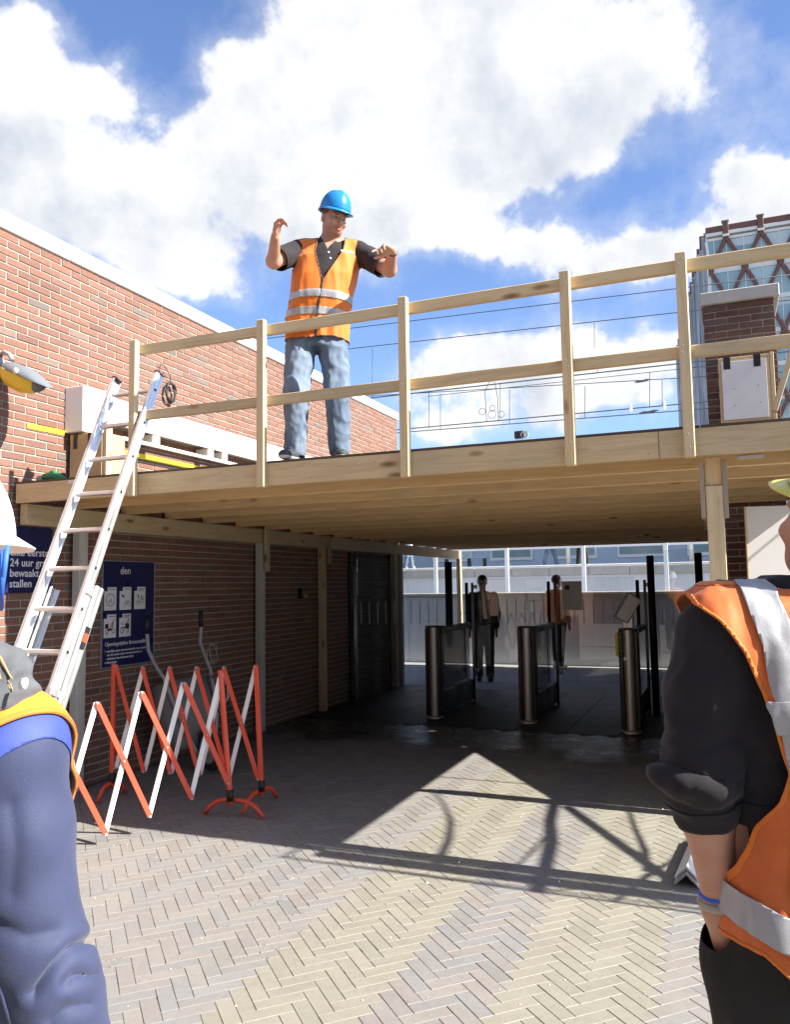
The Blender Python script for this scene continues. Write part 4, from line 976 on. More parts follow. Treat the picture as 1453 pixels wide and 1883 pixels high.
def screen(label, x0, x1, y, z0=.05, z1=1.98, posts=(), dash=True, dz=(1.07, 1.37)):
    o = thing('glass_screen', ((x0+x1)/2, y, 0), label, 'glass screen')
    MB().cbox(x0, x1, y-.005, y+.005, z0, z1, .002).build('glass_pane', 'gate_glass', o)
    if dash:
        x = x0+.06
        while x < x1-.03:
            MB().box(x-.006, x+.006, y-.0068, y-.0055, dz[0], dz[1]).build('frosted_stripe', 'sign_white', o); x += .125
    for (px, r, zt, mt) in posts: steel_post(o, 'post', px, y-.02, 0, zt, r, mt)
    return o
screen('glass door with white stripes between the brick wall and the access gates', -4.80, -3.42, 10.3, posts=((-4.83, .024, 1.88, 'stainless'), (-3.44, .05, 1.90, 'black_metal')))
screen('striped glass flap behind the opening by the glass door', -3.22, -2.24, 10.82, z0=.30, z1=1.66)
screen('striped glass flap before the opening beside the card reader', -2.06, -1.10, 10.82, z0=.30, z1=1.66)
screen('tall glass panel between two dark posts near the brick pillar', -.80, -.36, 10.5, posts=((-.86, .045, 1.92, 'black_metal'), (-.30, .045, 1.94, 'black_metal')), dash=True)
nt = thing('notice_box', tuple(pt(1052, 1095, 1, 10.7)), 'small white notice fixed on the glass flap beside the card reader', 'notice')
q = pt(1052, 1095, 1, 10.79); MB().cbox(q.x-.13, q.x+.13, q.y-.006, q.y, q.z-.19, q.z+.19, .002).build('notice_sheet', 'white_board', nt)
q2 = pt(1043, 1080, 1, 10.78); MB().cbox(q2.x-.03, q2.x+.03, q2.y-.004, q2.y-.001, q2.z-.03, q2.z+.03, .001).build('symbol', 'black_tape', nt)

# ------------------------------------------------------------------ station beyond the passage
yw = thing('yard_wall', (-3, 15.95, 0), 'pale rendered low wall at the far side of the yard', 'wall')
for (a, b) in ((-9, -6.2), (-6.198, -3.4), (-3.398, -.6), (-.598, 2.2), (2.202, 5)): MB().cbox(a, b, 15.85, 16.05, -.02, 1.36, .01).build('wall_panel', 'pale_wall', yw)
MB().cbox(-9, 5, 15.79, 16.11, 1.362, 1.42, .01).build('coping', 'concrete', yw)
plf = thing('station_platform', (-5, 28, 0), 'raised station platform with a pale concrete edge behind the yard', 'platform')
for k in range(22):
    x = -19+k*1.25; MB().cbox(x+.006, x+1.244, 25.9, 27.2, 1.84, 2.11+rng.uniform(-.004, .004), .01).build('edge_slab', 'concrete', plf)
MB().cbox(-19, 8.5, 25.86, 25.9, 2.115, 2.17, .01).build('edge_strip', 'white_coping', plf)
MB().cbox(-19, 8.5, 26.0, 34, -.02, 1.838, .01).build('retaining_wall', 'pale_wall', plf)
MB().cbox(-19, 8.5, 27.202, 34, 1.9, 2.10, .01).build('platform_paving', 'concrete', plf)
sh = thing('station_building', (-5, 31, 2.1), 'long pale blue station building with panelled wall behind the platform', 'building')
MB().cbox(-19, 8.5, 31.0, 33.6, 2.103, 5.6, .01).build('wall', 'station_blue', sh)
for k in range(11):
    x = -18.4+k*2.45
    wn = MB().cbox(x, x+1.7, 30.955, 30.999, 2.5, 4.3, .01).build('window', 'white_metal', sh); MB().cbox(x+.08, x+1.62, 30.945, 30.954, 2.62, 4.2, .004).build('pane', 'facade_glass', wn)
MB().cbox(-19.2, 8.7, 27.6, 33.8, 5.602, 5.85, .02).build('canopy_roof', 'white_metal', sh)
for k in range(7): steel_post(sh, 'canopy_column', -17+k*4, 28.0, 2.1, 5.6, .07, 'white_metal')
rl = thing('roof_railing', (-5, 27.7, 5.85), 'thin pale grey safety railing along the station canopy roof', 'railing')
for z in (6.30,): MB().cbox(-19, 8.5, 27.66, 27.70, z-.03, z+.03, .004).build('rail', 'galvanised', rl)
for k in range(16): MB().cbox(-19+k*1.8, -18.94+k*1.8, 27.66, 27.70, 5.851, 6.268, .002).build('post', 'galvanised', rl)
fnc = thing('platform_railing', (-5, 25.0, 0), 'white post and rail fence before the station platform', 'railing')
for k, x in enumerate((-13.6, -11.2, -8.8, -6.4, -4.0, -1.6, .8)): MB().cbox(x-.06, x+.06, 24.95, 25.07, -.01, 3.0, .006).build('post', 'white_metal', fnc)
MB().cbox(-16, 4, 24.97, 25.05, 2.66, 2.76, .006).build('rail', 'white_metal', fnc)
bnc = thing('platform_bench', (-9.0, 29.0, 2.1), 'dark framed bench standing on the station platform', 'bench')
MB().cbox(-9.9, -8.2, 28.9, 29.3, 2.55, 2.60, .006).build('seat', 'station_blue', bnc)
for x in (-9.8, -8.9, -8.3): MB().cbox(x-.03, x+.03, 28.95, 29.25, 2.11, 2.548, .004).build('leg', 'black_metal', bnc)

# ------------------------------------------------------------------ overhead line
oh = thing('overhead_line', (-6, 32.5, 0), 'dark overhead railway wires with droppers above the station', 'overhead line')
YL = 36.0
def wire(a, b, ext=1.0, r=.022):
    A, B = pt(*a, 1, YL), pt(*b, 1, YL); d = B-A; MB().tube([A-d*ext, A-d*ext*.3, B+d*.3, B+d*ext], r, 6).build('wire', 'wire_dark', oh); return A, B
wire((653, 603), (1007, 560), 1.5); W2 = wire((640, 642), (1237, 576)); W3 = wire((674, 733), (1240, 670), r=.03); wire((755, 724), (1242, 696), r=.018)
wire((757, 788), (1244, 744), r=.026); wire((757, 794), (1244, 756)); wire((1000, 706), (1240, 680), r=.015)
dm = []
for (x, y0, y1) in ((685, 640, 735), (789, 718, 788), (810, 724, 792), (920, 706, 770), (937, 717, 780), (1076, 710, 770), (1093, 595, 640), (1099, 676, 686), (1195, 684, 747), (1218, 700, 747)):
    MB().tube([pt(x, y0, 1, YL), pt(x, y1, 1, YL)], .014, 6).build('dropper', 'wire_dark', oh)
for (x, y, n) in ((1182, 701, .35), (1193, 758, .42)):
    c = pt(x, y, 1, YL); MB().tube([c-Vector((n, 0, .02)), c-Vector((n*.5, 0, 0)), c, c+Vector((n*.5, 0, .03)), c+Vector((n, 0, .05))], [.015, .06, .05, .06, .015], 8).build('section_clamp', 'wire_dark', oh)
for (x, y) in ((1160, 752), (1222, 747)): c = pt(x, y, 1, YL); MB().tube([c-Vector((0, 0, .2)), c-Vector((0, 0, .07)), c+Vector((0, 0, .07)), c+Vector((0, 0, .22))], [.03, .08, .07, .03], 8).build('insulator', 'insulator_white', oh)
for (x, y, r) in ((887, 757, .16), (905, 762, .19), (906, 751, .14), (922, 762, .15)):
    c = pt(x, y, 1, YL-.05); MB().tube([c+Vector((r*math.cos(k/20*2*math.pi), 0, r*math.sin(k/20*2*math.pi))) for k in range(21)], .013, 6).build('coiled_wire', 'wire_dark', oh)
MB().tube([pt(895, 776, 1, YL), pt(892, 720, 1, YL), pt(900, 702, 1, YL), pt(910, 703, 1, YL), pt(915, 730, 1, YL), pt(917, 776, 1, YL)], .015, 6).build('loop_wire', 'wire_dark', oh)
for x in (-60, 40): steel_post(oh, 'mast', x, YL+.4, 0, 14, .18, 'galvanised')
fl = thing('roof_spotlight', tuple(pt(962, 801, 1, 27.5)), 'small black spotlight on the canopy roof edge', 'spotlight')
c = pt(958, 800, 1, 27.55); MB().cbox(c.x-.22, c.x+.12, c.y-.1, c.y+.1, c.z-.14, c.z+.14, .03).build('housing', 'black_metal', fl); MB().lathe([(0, -.05), (.12, -.04), (.14, .02), (.14, .06)], 16, Matrix.Translation(c+Vector((.17, -.12, -.03))) @ Matrix.Rotation(R(90), 4, 'X')).build('lens', 'insulator_white', fl)

# ------------------------------------------------------------------ office tower with a diamond lattice
tw = thing('office_tower', (10, 85, 0), 'tall office building with a brown diamond lattice over blue glass', 'building')
BX0, BX1, BY = -.2, 30.6, 85.0
HP, HH, ZT = 1.60, 3.37, 36.0                    # half pitch, half height of a diamond, first apex row
MB().box(BX0+.05, BX1, BY+.25, BY+20, 0, 37.0).build('core', 'grey_wall', tw)
ap0 = 1.68
def lat(i, j): return Vector((ap0+HP*i, BY, ZT-HH*j))
rows_ = 10; ncol = 14
pane_cache = {}
def tri_pane(a, b, c_, up, clip=False):
    P = [Vector(a), Vector(b), Vector(c_)]; ctr = sum(P, Vector())/3
    poly = [((p-ctr)*.80+ctr) for p in P]
    poly = [Vector((max(p.x, BX0+.15), p.y, p.z)) for p in poly]
    loc = [(p.x-ctr.x, p.z-ctr.z) for p in poly]
    fr = Matrix(((1, 0, 0, ctr.x), (0, 0, 1, BY+.16), (0, 1, 0, ctr.z), (0, 0, 0, 1)))
    mb = MB(); mb.prism(loc, 0, .05, fr); pn = mb.build('pane', 'facade_glass', tw)
    fmb = MB()                                   # white frame of three bars round the pane, mullion and blind
    for k in range(3):
        p, q = poly[k], poly[(k+1) % 3]; d = q-p
        if d.length < .3: continue
        n_ = Vector((-d.z, 0, d.x)).normalized(); 
        if n_.dot(ctr-p) > 0: n_ = -n_
        fmb.add([p+Vector((0, .10, 0)), q+Vector((0, .10, 0)), q+n_*.27+Vector((0, .04, 0)), p+n_*.27+Vector((0, .04, 0))], [(0, 1, 2, 3)])
    top = max(p.z for p in poly); bot = min(p.z for p in poly)
    fmb.box(ctr.x-.035, ctr.x+.035, BY+.09, BY+.15, bot, top if not up else top-.1)
    if rng.random() < .5: zb = bot+(top-bot)*.5; 
    fmb.build('frame', 'frame_white', pn)
    if not up and rng.random() < .7:
        h_ = (top-bot); fr_ = rng.uniform(.25, .6); wtop = (max(p.x for p in poly)-min(p.x for p in poly))/2
        z1 = top-.05; z0 = top-h_*fr_; w1 = wtop*(z1-bot)/h_*.97; w0 = wtop*(z0-bot)/h_*.97
        xm = (max(p.x for p in poly)+min(p.x for p in poly))/2
        if xm-w1 > BX0+.3: MB().add([(xm-w0, BY+.157, z0), (xm+w0, BY+.157, z0), (xm+w1, BY+.157, z1), (xm-w1, BY+.157, z1)], [(0, 1, 2, 3)]).build('blind', 'facade_blind', pn)
def stroke(a, b, w=.36, dp=.30):
    a, b = Vector(a), Vector(b); fr = axis_frame(a, b, (0, -1, 0)); L = (b-a).length
    MB().cbox(-L/2, L/2, -w/2, w/2, -dp/2, dp/2, .02).build('lattice_beam', 'cladding_brown', tw, fr)
for j in range(rows_):
    for i in range(-2, ncol*2):
        a = lat(i, j)
        if (i+j) % 2 == 0:
            for s_ in (-1, 1):
                b = lat(i+s_, j+1)
                if b.x < BX0-.2:
                    continue
                if a.x < BX0-.2: continue
                if a.x > BX1 or b.x > BX1: continue
                if j < 8: stroke(a+Vector((s_*.0, -.02*(s_ > 0), 0)), b+Vector((0, -.02*(s_ > 0), 0)))
            if BX0 < a.x < BX1-2 and j < 8:
                tri_pane(a, lat(i-1, j+1), lat(i+1, j+1), True)
        else:
            if BX0-.9 < a.x+HP and a.x < BX1-2 and j < 8:
                l_, r_ = lat(i-1, j), lat(i+1, j)
                if r_.x > BX0+.5: tri_pane(Vector((max(l_.x, BX0), l_.y, l_.z)), r_, lat(i, j+1), False)
for k in range(9):
    x = ap0+2*HP*k; MB().cbox(x-.27, x+.27, BY-.30, BY+.24, ZT+.02, 37.5, .03).build('parapet_pier', 'cladding_brown', tw)
    MB().cbox(x-.36, x+.36, BY-.38, BY+.3, 37.502, 37.6, .02).build('pier_cap', 'concrete', tw)
    MB().cbox(x-.30, x+.30, BY-.42, BY-.305, ZT-.1, ZT+.12, .01).build('node_plate', 'frame_white', tw)
for a, b in [(BX0, ap0-.28)]+[(ap0+2*HP*k+.28, ap0+2*HP*(k+1)-.28) for k in range(8)]:
    MB().cbox(a, b, BY-.12, BY+.23, 36.55, 37.2, .03).build('parapet', 'cladding_brown', tw)
    MB().cbox(a, b, BY-.14, BY+.24, 36.22, 36.545, .02).build('parapet_band', 'frame_white', tw)
# flank with upright fins, running back at an angle, its roof edge stepping
sdv = Vector((-math.sin(R(6.3)), math.cos(R(6.3)), 0)); sn = Vector((-sdv.y*-1, 0, 0))
nL = Vector((-sdv.y, sdv.x, 0))
for k in range(14):
    a = Vector((BX0, BY+.3, 0))+sdv*(k*3.4); b = a+sdv*3.3; zt = 37.0
    fl_ = MB(); fl_.add([a, b, b+Vector((0, 0, zt)), a+Vector((0, 0, zt))], [(0, 3, 2, 1)]); fl_.build('flank_panel', 'facade_fins', tw)
    fin = MB()
    for q in range(3):
        p = a+sdv*(.4+q*1.1); w_ = nL*(.16+.10*((q+k) % 2)); d_ = sdv*.12
        fin.add([p, p+d_, p+d_+w_, p+w_, p+Vector((0, 0, zt)), p+d_+Vector((0, 0, zt)), p+d_+w_+Vector((0, 0, zt)), p+w_+Vector((0, 0, zt))], [(4, 5, 6, 7), (0, 1, 5, 4), (1, 2, 6, 5), (2, 3, 7, 6), (3, 0, 4, 7)])
    fin.build('fins', 'facade_fins', tw)
    p = b; MB().cbox(-.3, .3, -.35, .35, 0, 1.2, .03).build('parapet_pier', 'cladding_brown', tw, Matrix.Translation(p+Vector((0, 0, zt-.4))))
# ------------------------------------------------------------------ people: bodies and clothes are meshed from distance fields
class Field:
    def __init__(s, lo, hi, h):
        s.lo = np.array(lo, float); s.h = h; n = np.ceil((np.array(hi)-s.lo)/h).astype(int)+1; s.n = n
        s.d = np.full(n, 0.5, np.float32); s.ax = [s.lo[i]+np.arange(n[i])*h for i in range(3)]
    def _blk(s, lo, hi):
        a = np.clip(np.floor((np.array(lo)-s.lo)/s.h).astype(int), 0, s.n); b = np.clip(np.ceil((np.array(hi)-s.lo)/s.h).astype(int)+1, 0, s.n)
        sl = tuple(slice(a[i], b[i]) for i in range(3))
        return sl, s.ax[0][sl[0]][:, None, None], s.ax[1][sl[1]][None, :, None], s.ax[2][sl[2]][None, None, :]
    def put(s, lo, hi, fn, k=.02, sub=False):
        m = k+.03; sl, X, Y, Z = s._blk(np.array(lo)-m, np.array(hi)+m)
        if min(v.stop-v.start for v in sl) <= 0: return s
        d = fn(X, Y, Z).astype(np.float32); a = s.d[sl]
        if sub:
            d = -d; h = np.clip(.5-.5*(a-d)/k, 0, 1); s.d[sl] = a*(1-h)+d*h+k*h*(1-h)
        else:
            h = np.clip(.5+.5*(a-d)/k, 0, 1); s.d[sl] = d*h+a*(1-h)-k*h*(1-h)
        return s
    def cap(s, a, b, ra, rb=None, k=.02, sub=False, flat=None):
        """tapered capsule; flat=(direction, factor) squeezes the section along a direction"""
        a, b = np.array(a, float), np.array(b, float); rb = ra if rb is None else rb; v = b-a; L2 = max(v@v, 1e-9)
        fd = None
        if flat: fd = np.array(flat[0], float); fd /= np.linalg.norm(fd)
        def fn(X, Y, Z):
            px, py, pz = X-a[0], Y-a[1], Z-a[2]; t = np.clip((px*v[0]+py*v[1]+pz*v[2])/L2, 0, 1)
            qx, qy, qz = px-t*v[0], py-t*v[1], pz-t*v[2]
            if fd is not None:
                w = qx*fd[0]+qy*fd[1]+qz*fd[2]; e = flat[1]-1
                qx, qy, qz = qx+w*e*fd[0], qy+w*e*fd[1], qz+w*e*fd[2]
            return np.sqrt(qx*qx+qy*qy+qz*qz)-(ra+(rb-ra)*t)
        r = max(ra, rb); return s.put(np.minimum(a, b)-r, np.maximum(a, b)+r, fn, k, sub)
    def chain(s, pts, rs, k=.02, flat=None):
        for i in range(len(pts)-1): s.cap(pts[i], pts[i+1], rs[i], rs[i+1], k, flat=flat)
        return s
    def ell(s, c, r, rot=None, k=.02, sub=False):
        c, r = np.array(c, float), np.array(r, float); Rm = np.array(rot.to_3x3().transposed()) if rot is not None else np.eye(3)
        def fn(X, Y, Z):
            p = [X-c[0], Y-c[1], Z-c[2]]; q = [Rm[i, 0]*p[0]+Rm[i, 1]*p[1]+Rm[i, 2]*p[2] for i in range(3)]
            k0 = np.sqrt(sum((q[i]/r[i])**2 for i in range(3))); k1 = np.sqrt(sum((q[i]/r[i]**2)**2 for i in range(3)))+1e-6
            return k0*(k0-1)/k1
        m = r.max(); return s.put(c-m, c+m, fn, k, sub)
    def loft(s, rows, k=.02, p=2.3):
        """rows of (z, cx, cy, rx, ry): a trunk of superelliptic sections"""
        rows = sorted(rows); zs = np.array([r[0] for r in rows]); A = np.array([r[1:] for r in rows])
        def fn(X, Y, Z):
            z = Z.ravel(); i = [np.interp(z, zs, A[:, c])[None, None, :] for c in range(4)]
            q = (np.abs((X-i[0])/i[2])**p+np.abs((Y-i[1])/i[3])**p)**(1/p); d = (q-1)*np.minimum(i[2], i[3])
            dz = np.maximum(zs[0]-Z, Z-zs[-1]); return np.maximum(d, dz*.9)
        lo = (A[:, :2]-A[:, 2:]).min(0); hi = (A[:, :2]+A[:, 2:]).max(0)
        return s.put((lo[0], lo[1], zs[0]), (hi[0], hi[1], zs[-1]), fn, k)
    def mesh(s, smooth=1, iso=0.0):
        d = s.d-np.float32(iso); inn = d < 0; nx, ny, nz = d.shape
        c = np.zeros((nx-1, ny-1, nz-1), np.int8)
        for i in (0, 1):
            for j in (0, 1):
                for k in (0, 1): c += inn[i:nx-1+i, j:ny-1+j, k:nz-1+k]
        act = (c > 0) & (c < 8); I, J, K = np.nonzero(act); idx = -np.ones(act.shape, np.int64); idx[I, J, K] = np.arange(len(I))
        acc = np.zeros((len(I), 3)); cnt = np.zeros(len(I)); cs = [(i, j, k) for i in (0, 1) for j in (0, 1) for k in (0, 1)]
        for a in cs:
            for ax in range(3):
                if a[ax]: continue
                b = list(a); b[ax] = 1; da = d[I+a[0], J+a[1], K+a[2]]; db = d[I+b[0], J+b[1], K+b[2]]; m = (da < 0) != (db < 0)
                t = np.where(m, da/np.where(np.abs(da-db) < 1e-9, 1e-9, da-db), 0); p = np.array(a, float)[None, :].repeat(len(I), 0); p[:, ax] += t
                acc += p*m[:, None]; cnt += m
        V = (np.stack([I, J, K], 1)+acc/cnt[:, None])*s.h+s.lo
        F = []
        for ax in range(3):
            o1, o2 = (ax+1) % 3, (ax+2) % 3
            sl0 = [slice(None)]*3; sl1 = [slice(None)]*3; sl0[ax] = slice(0, -1); sl1[ax] = slice(1, None)
            a, b = inn[tuple(sl0)], inn[tuple(sl1)]; ii = np.argwhere(a != b); ii = ii[(ii[:, o1] > 0) & (ii[:, o2] > 0) & (ii[:, o1] < d.shape[o1]-1) & (ii[:, o2] < d.shape[o2]-1)]
            fl = a[tuple(ii.T)]
            def cell(d1, d2):
                q = ii.copy(); q[:, o1] -= d1; q[:, o2] -= d2; return idx[tuple(q.T)]
            quad = np.stack([cell(1, 1), cell(0, 1), cell(0, 0), cell(1, 0)], 1); quad[~fl] = quad[~fl][:, ::-1]; F.append(quad)
        F = np.concatenate(F); F = F[(F >= 0).all(1)]
        for _ in range(smooth): V = lap(V, F)
        return V, F
def lap(V, F, w=.6):
    acc = np.zeros_like(V); n = np.zeros(len(V))
    for a, b in ((0, 1), (1, 2), (2, 3), (3, 0)):
        np.add.at(acc, F[:, a], V[F[:, b]]); np.add.at(acc, F[:, b], V[F[:, a]]); np.add.at(n, F[:, a], 1); np.add.at(n, F[:, b], 1)
    return V*(1-w)+acc/np.maximum(n, 1)[:, None]*w
def vnormals(V, F):
    F = np.asarray(F); fn = np.cross(V[F[:, 2]]-V[F[:, 0]], V[F[:, 3]]-V[F[:, 1]]); N = np.zeros_like(V)
    for i in range(4): np.add.at(N, F[:, i], fn)
    return N/np.maximum(np.linalg.norm(N, axis=1), 1e-12)[:, None]
def clip(V, F, sc):
    """keep where sc > 0, cutting faces cleanly along sc = 0; returns vertices and a list of polygons"""
    V = np.asarray(V); sc = np.where(np.abs(sc) < 1e-7, 1e-7, sc); pos = sc > 0
    FL = [tuple(f) for f in F]; newv = []; cache = {}; out = []
    for f in FL:
        p = [pos[i] for i in f]
        if all(p): out.append(f); continue
        if not any(p): continue
        poly = []; n = len(f)
        for k in range(n):
            i, j = f[k], f[(k+1) % n]
            if pos[i]: poly.append(i)
            if pos[i] != pos[j]:
                key = (i, j) if i < j else (j, i)
                if key not in cache:
                    t = sc[key[0]]/(sc[key[0]]-sc[key[1]]); cache[key] = len(V)+len(newv); newv.append(V[key[0]]*(1-t)+V[key[1]]*t)
                poly.append(cache[key])
        if len(poly) >= 3: out.append(tuple(poly))
    A = np.concatenate([V, np.array(newv)]) if newv else V
    u = np.unique(np.array([i for f in out for i in f], int)) if out else np.array([], int); m = -np.ones(len(A), int); m[u] = np.arange(len(u))
    return A[u], [tuple(m[i] for i in f) for f in out]
def crop(V, F, keep): return clip(V, F, np.where(keep, 1.0, -1.0)) if keep.dtype == bool else clip(V, F, keep)
def AND(*a):
    r = a[0]
    for b in a[1:]: r = np.minimum(r, b)
    return r
def NOT(*a): return -AND(*a)
def fold(V, F, amp, f1=(9, 9, 5), seed=0.0, amp2=0.0):
    """cloth folds: push along the normals by drawn-out noise"""
    N = vnormals(V, F); out = V.copy()
    for i in range(len(V)):
        p = V[i]; a = mnoise.noise((p[0]*f1[0]+seed, p[1]*f1[1]-seed, p[2]*f1[2]+seed*2))
        r = 1-abs(a)*2; b = mnoise.noise((p[0]*f1[0]*2.6-seed, p[1]*f1[1]*2.6, p[2]*f1[2]*2.2+seed)) if amp2 else 0
        out[i] += N[i]*(amp*(r-.3)+amp2*b)
    return out
def skinmesh(name, V, F, mat, parent, base, cols=None, solid=0.0, mats=None, mi=None):
    me = bpy.data.meshes.new(name); me.from_pydata([tuple(v) for v in V], [], [tuple(f) for f in F]); me.polygons.foreach_set('use_smooth', [True]*len(F))
    for m in (mats or [mat]): me.materials.append(MATS[m])
    if mi is not None: me.polygons.foreach_set('material_index', mi)
    fcol(me, np.ones((len(V), 3)) if cols is None else cols); me.update()
    o = mkobj(name, me, parent, base)
    if solid: s_ = o.modifiers.new('thick', 'SOLIDIFY'); s_.thickness = solid; s_.offset = 1
    return o
def strip(V, F, keep, push, name, mat, parent, base, solid=.0):
    N = vnormals(V, F); v, f = clip(V+N*push, F, keep)
    if len(f): return skinmesh(name, v, f, mat, parent, base, solid=solid)
def seg_d(V, a, b): u = b-a; t = np.clip(((V-a)@u)/(u@u), 0, 1); return np.linalg.norm(V-a-t[:, None]*u, axis=1)
def L3(v): return np.array([v[0], v[1], v[2]], float)
def unit(v): v = np.array(v, float); return v/np.linalg.norm(v)

def hand(Fd, wrist, dirv, palm_n, thumb_side, curls, r=.0085, size=1.0, spread=.16, thumb=None):
    """palm and five fingers. dirv: wrist to knuckles, palm_n: out of the palm, thumb_side: +1/-1 about the cross axis"""
    d = unit(dirv); n = unit(np.array(palm_n)-d*np.dot(palm_n, d)); s = np.cross(d, n)*thumb_side; w = np.array(wrist, float)
    k1 = w+d*.085*size
    for t in (-.028, -.009, .01, .028): Fd.cap(w+d*.012+s*t*.6, k1+s*t, .0145*size, .0125*size, .012)
    lens = (.068, .078, .073, .058); off = (.029, .0095, -.010, -.029)
    for i in range(4):
        p = k1+s*off[i]*size; L = lens[i]*size; ang = 0; dd = unit(d+s*spread*(1.5-i)*.45)
        for j, fr in enumerate((.46, .31, .23)):
            ang += curls[i][j]; e = dd*math.cos(ang)+n*math.sin(ang); q = p+e*L*fr*1.05
            Fd.cap(p, q, r*size*(1.05-.1*j), r*size*(.97-.12*j), .005); p = q
    tb = w+d*.028*size+s*.026*size+n*.006; th = thumb or (.75, .55, .5)
    t1 = tb+(s*th[0]+d*th[1]+n*th[2]*.6)*.042*size; t2 = t1+(s*th[0]*.45+d*(th[1]+.35)+n*th[2])*.033*size; t3 = t2+(s*.1+d*.9+n*th[2])*.022*size
    Fd.cap(tb, t1, .0145*size, .0115*size, .01); Fd.cap(t1, t2, .011*size, .0098*size, .006); Fd.cap(t2, t3, .0095*size, .0075*size, .004)

def head_into(Fd, c, rot, k=.012, jaw=1.0):
    """head of about 23 cm, face towards local -y; c = centre between the ears"""
    T = lambda x, y, z: L3(Vector(c)+rot @ Vector((x, y, z)))
    Fd.ell(T(0, .012, .045), (.076, .096, .088), rot, .02); Fd.ell(T(0, -.018, -.02), (.066, .078, .085), rot, .03)
    Fd.ell(T(0, -.045, -.078), (.046*jaw, .045, .036), rot, .03)                               # chin and jaw
    Fd.ell(T(0, -.085, .030), (.052, .016, .013), rot, .018)                                  # brow
    for e in (-1, 1):
        Fd.ell(T(e*.031, -.098, .008), (.019, .014, .012), rot, .010, sub=True)               # eye sockets
        Fd.ell(T(e*.031, -.079, .008), (.0125, .011, .009), rot, .003)                        # eyeballs under lids
        Fd.ell(T(e*.040, -.072, -.022), (.024, .022, .02), rot, .02)                          # cheeks
        Fd.ell(T(e*.079, .012, -.002), (.009, .019, .031), rot, .008); Fd.ell(T(e*.086, .006, .0), (.006, .010, .018), rot, .004, sub=True)   # ears
        Fd.ell(T(e*.011, -.103, -.026), (.008, .009, .007), rot, .006)                        # nostril wings
    Fd.cap(T(0, -.092, .018), T(0, -.113, -.020), .0085, .0125, .008)                         # nose
    Fd.ell(T(0, -.095, -.052), (.024, .010, .0065), rot, .006); Fd.ell(T(0, -.092, -.066), (.020, .011, .007), rot, .006)   # lips
    Fd.ell(T(0, -.106, -.0585), (.016, .010, .0022), rot, .003, sub=True)                     # mouth line
    return T
def face_cols(V, c, rot, beard=.55, lips=True, hairline=None):
    inv = rot.transposed(); P = (V-np.array(c)) @ np.array(inv).T; cols = np.ones((len(V), 3)); x, y, z = P[:, 0], P[:, 1], P[:, 2]
    def blob(cx, cy, cz, rx, ry, rz): return np.clip(1.4-np.sqrt(((x-cx)/rx)**2+((y-cy)/ry)**2+((z-cz)/rz)**2), 0, .4)/.4
    def tint(m, c_): 
        for i in range(3): cols[:, i] = cols[:, i]*(1-m)+cols[:, i]*c_[i]*m
    near = np.linalg.norm(P, axis=1) < .17
    b = np.clip((-.028-z)/.03, 0, 1)*np.clip((.03-y)/.04, 0, 1)*near; tint(b*beard, (.62, .55, .5))
    if lips: tint(blob(0, -.10, -.058, .026, .02, .013)*near, (.85, .6, .58))
    for e in (-1, 1):
        tint(blob(e*.031, -.088, .008, .011, .012, .0055)*near, (.75, .85, .9)); tint(blob(e*.030, -.092, .007, .0045, .012, .005)*near, (.12, .12, .13))
        tint(blob(e*.032, -.098, .027, .019, .02, .005)*near, (.45, .38, .33))
    if hairline is not None: hm = np.clip((z-hairline)/.012, 0, 1)*np.clip((y+.045)/.02, 0, 1)*near; tint(hm, (.22, .19, .17))
    return cols
def helmet_part(par, base, c, rot, mat, s=1.0, name='helmet'):
    """hard hat: ridged dome, rolled edge, peak towards local -y"""
    fr = base @ Matrix.Translation(c) @ rot.to_4x4() @ Matrix.Scale(s, 4)
    vs = []; n = 48; m = 14
    for i in range(m+1):
        t = i/m; ph = t*math.pi/2
        for k in range(n):
            a = 2*math.pi*k/n; rr = math.cos(ph)**.82; x, y = .112*rr*math.sin(a), -.135*rr*math.cos(a)
            rid = .006*math.exp(-(x/.016)**2)*min(1, t*2.2) + .003*math.exp(-((abs(x)-.05)/.012)**2)*min(1, t*2)
            vs.append((x*1.0, y+.004, .150*math.sin(ph)**.95+rid))
    fs = [(i*n+k, i*n+(k+1) % n, (i+1)*n+(k+1) % n, (i+1)*n+k) for i in range(m) for k in range(n)]
    me_ = MB().add([fr @ Vector(v) for v in vs], [f[::1] for f in fs], True); o = me_.build(name, mat, par); s_ = o.modifiers.new('thick', 'SOLIDIFY'); s_.thickness = .004
    vs = []; rings = 5                                     # brim with the longer peak in front
    for i in range(rings):
        t = i/(rings-1)
        for k in range(n):
            a = 2*math.pi*k/n; fr_ = max(0, math.cos(a)); ext = .010+.052*fr_**1.6
            vs.append((( .112+ext*t*.55)*math.sin(a), -(.135+ext*t)*math.cos(a)+.004, .004-.010*t-.016*t*fr_**1.5))
    fs = [(i*n+k, (i+1)*n+k, (i+1)*n+(k+1) % n, i*n+(k+1) % n) for i in range(rings-1) for k in range(n)]
    b = MB().add([fr @ Vector(v) for v in vs], fs, True).build('brim', mat, o); s_ = b.modifiers.new('thick', 'SOLIDIFY'); s_.thickness = .005; s_.offset = 0
    return o
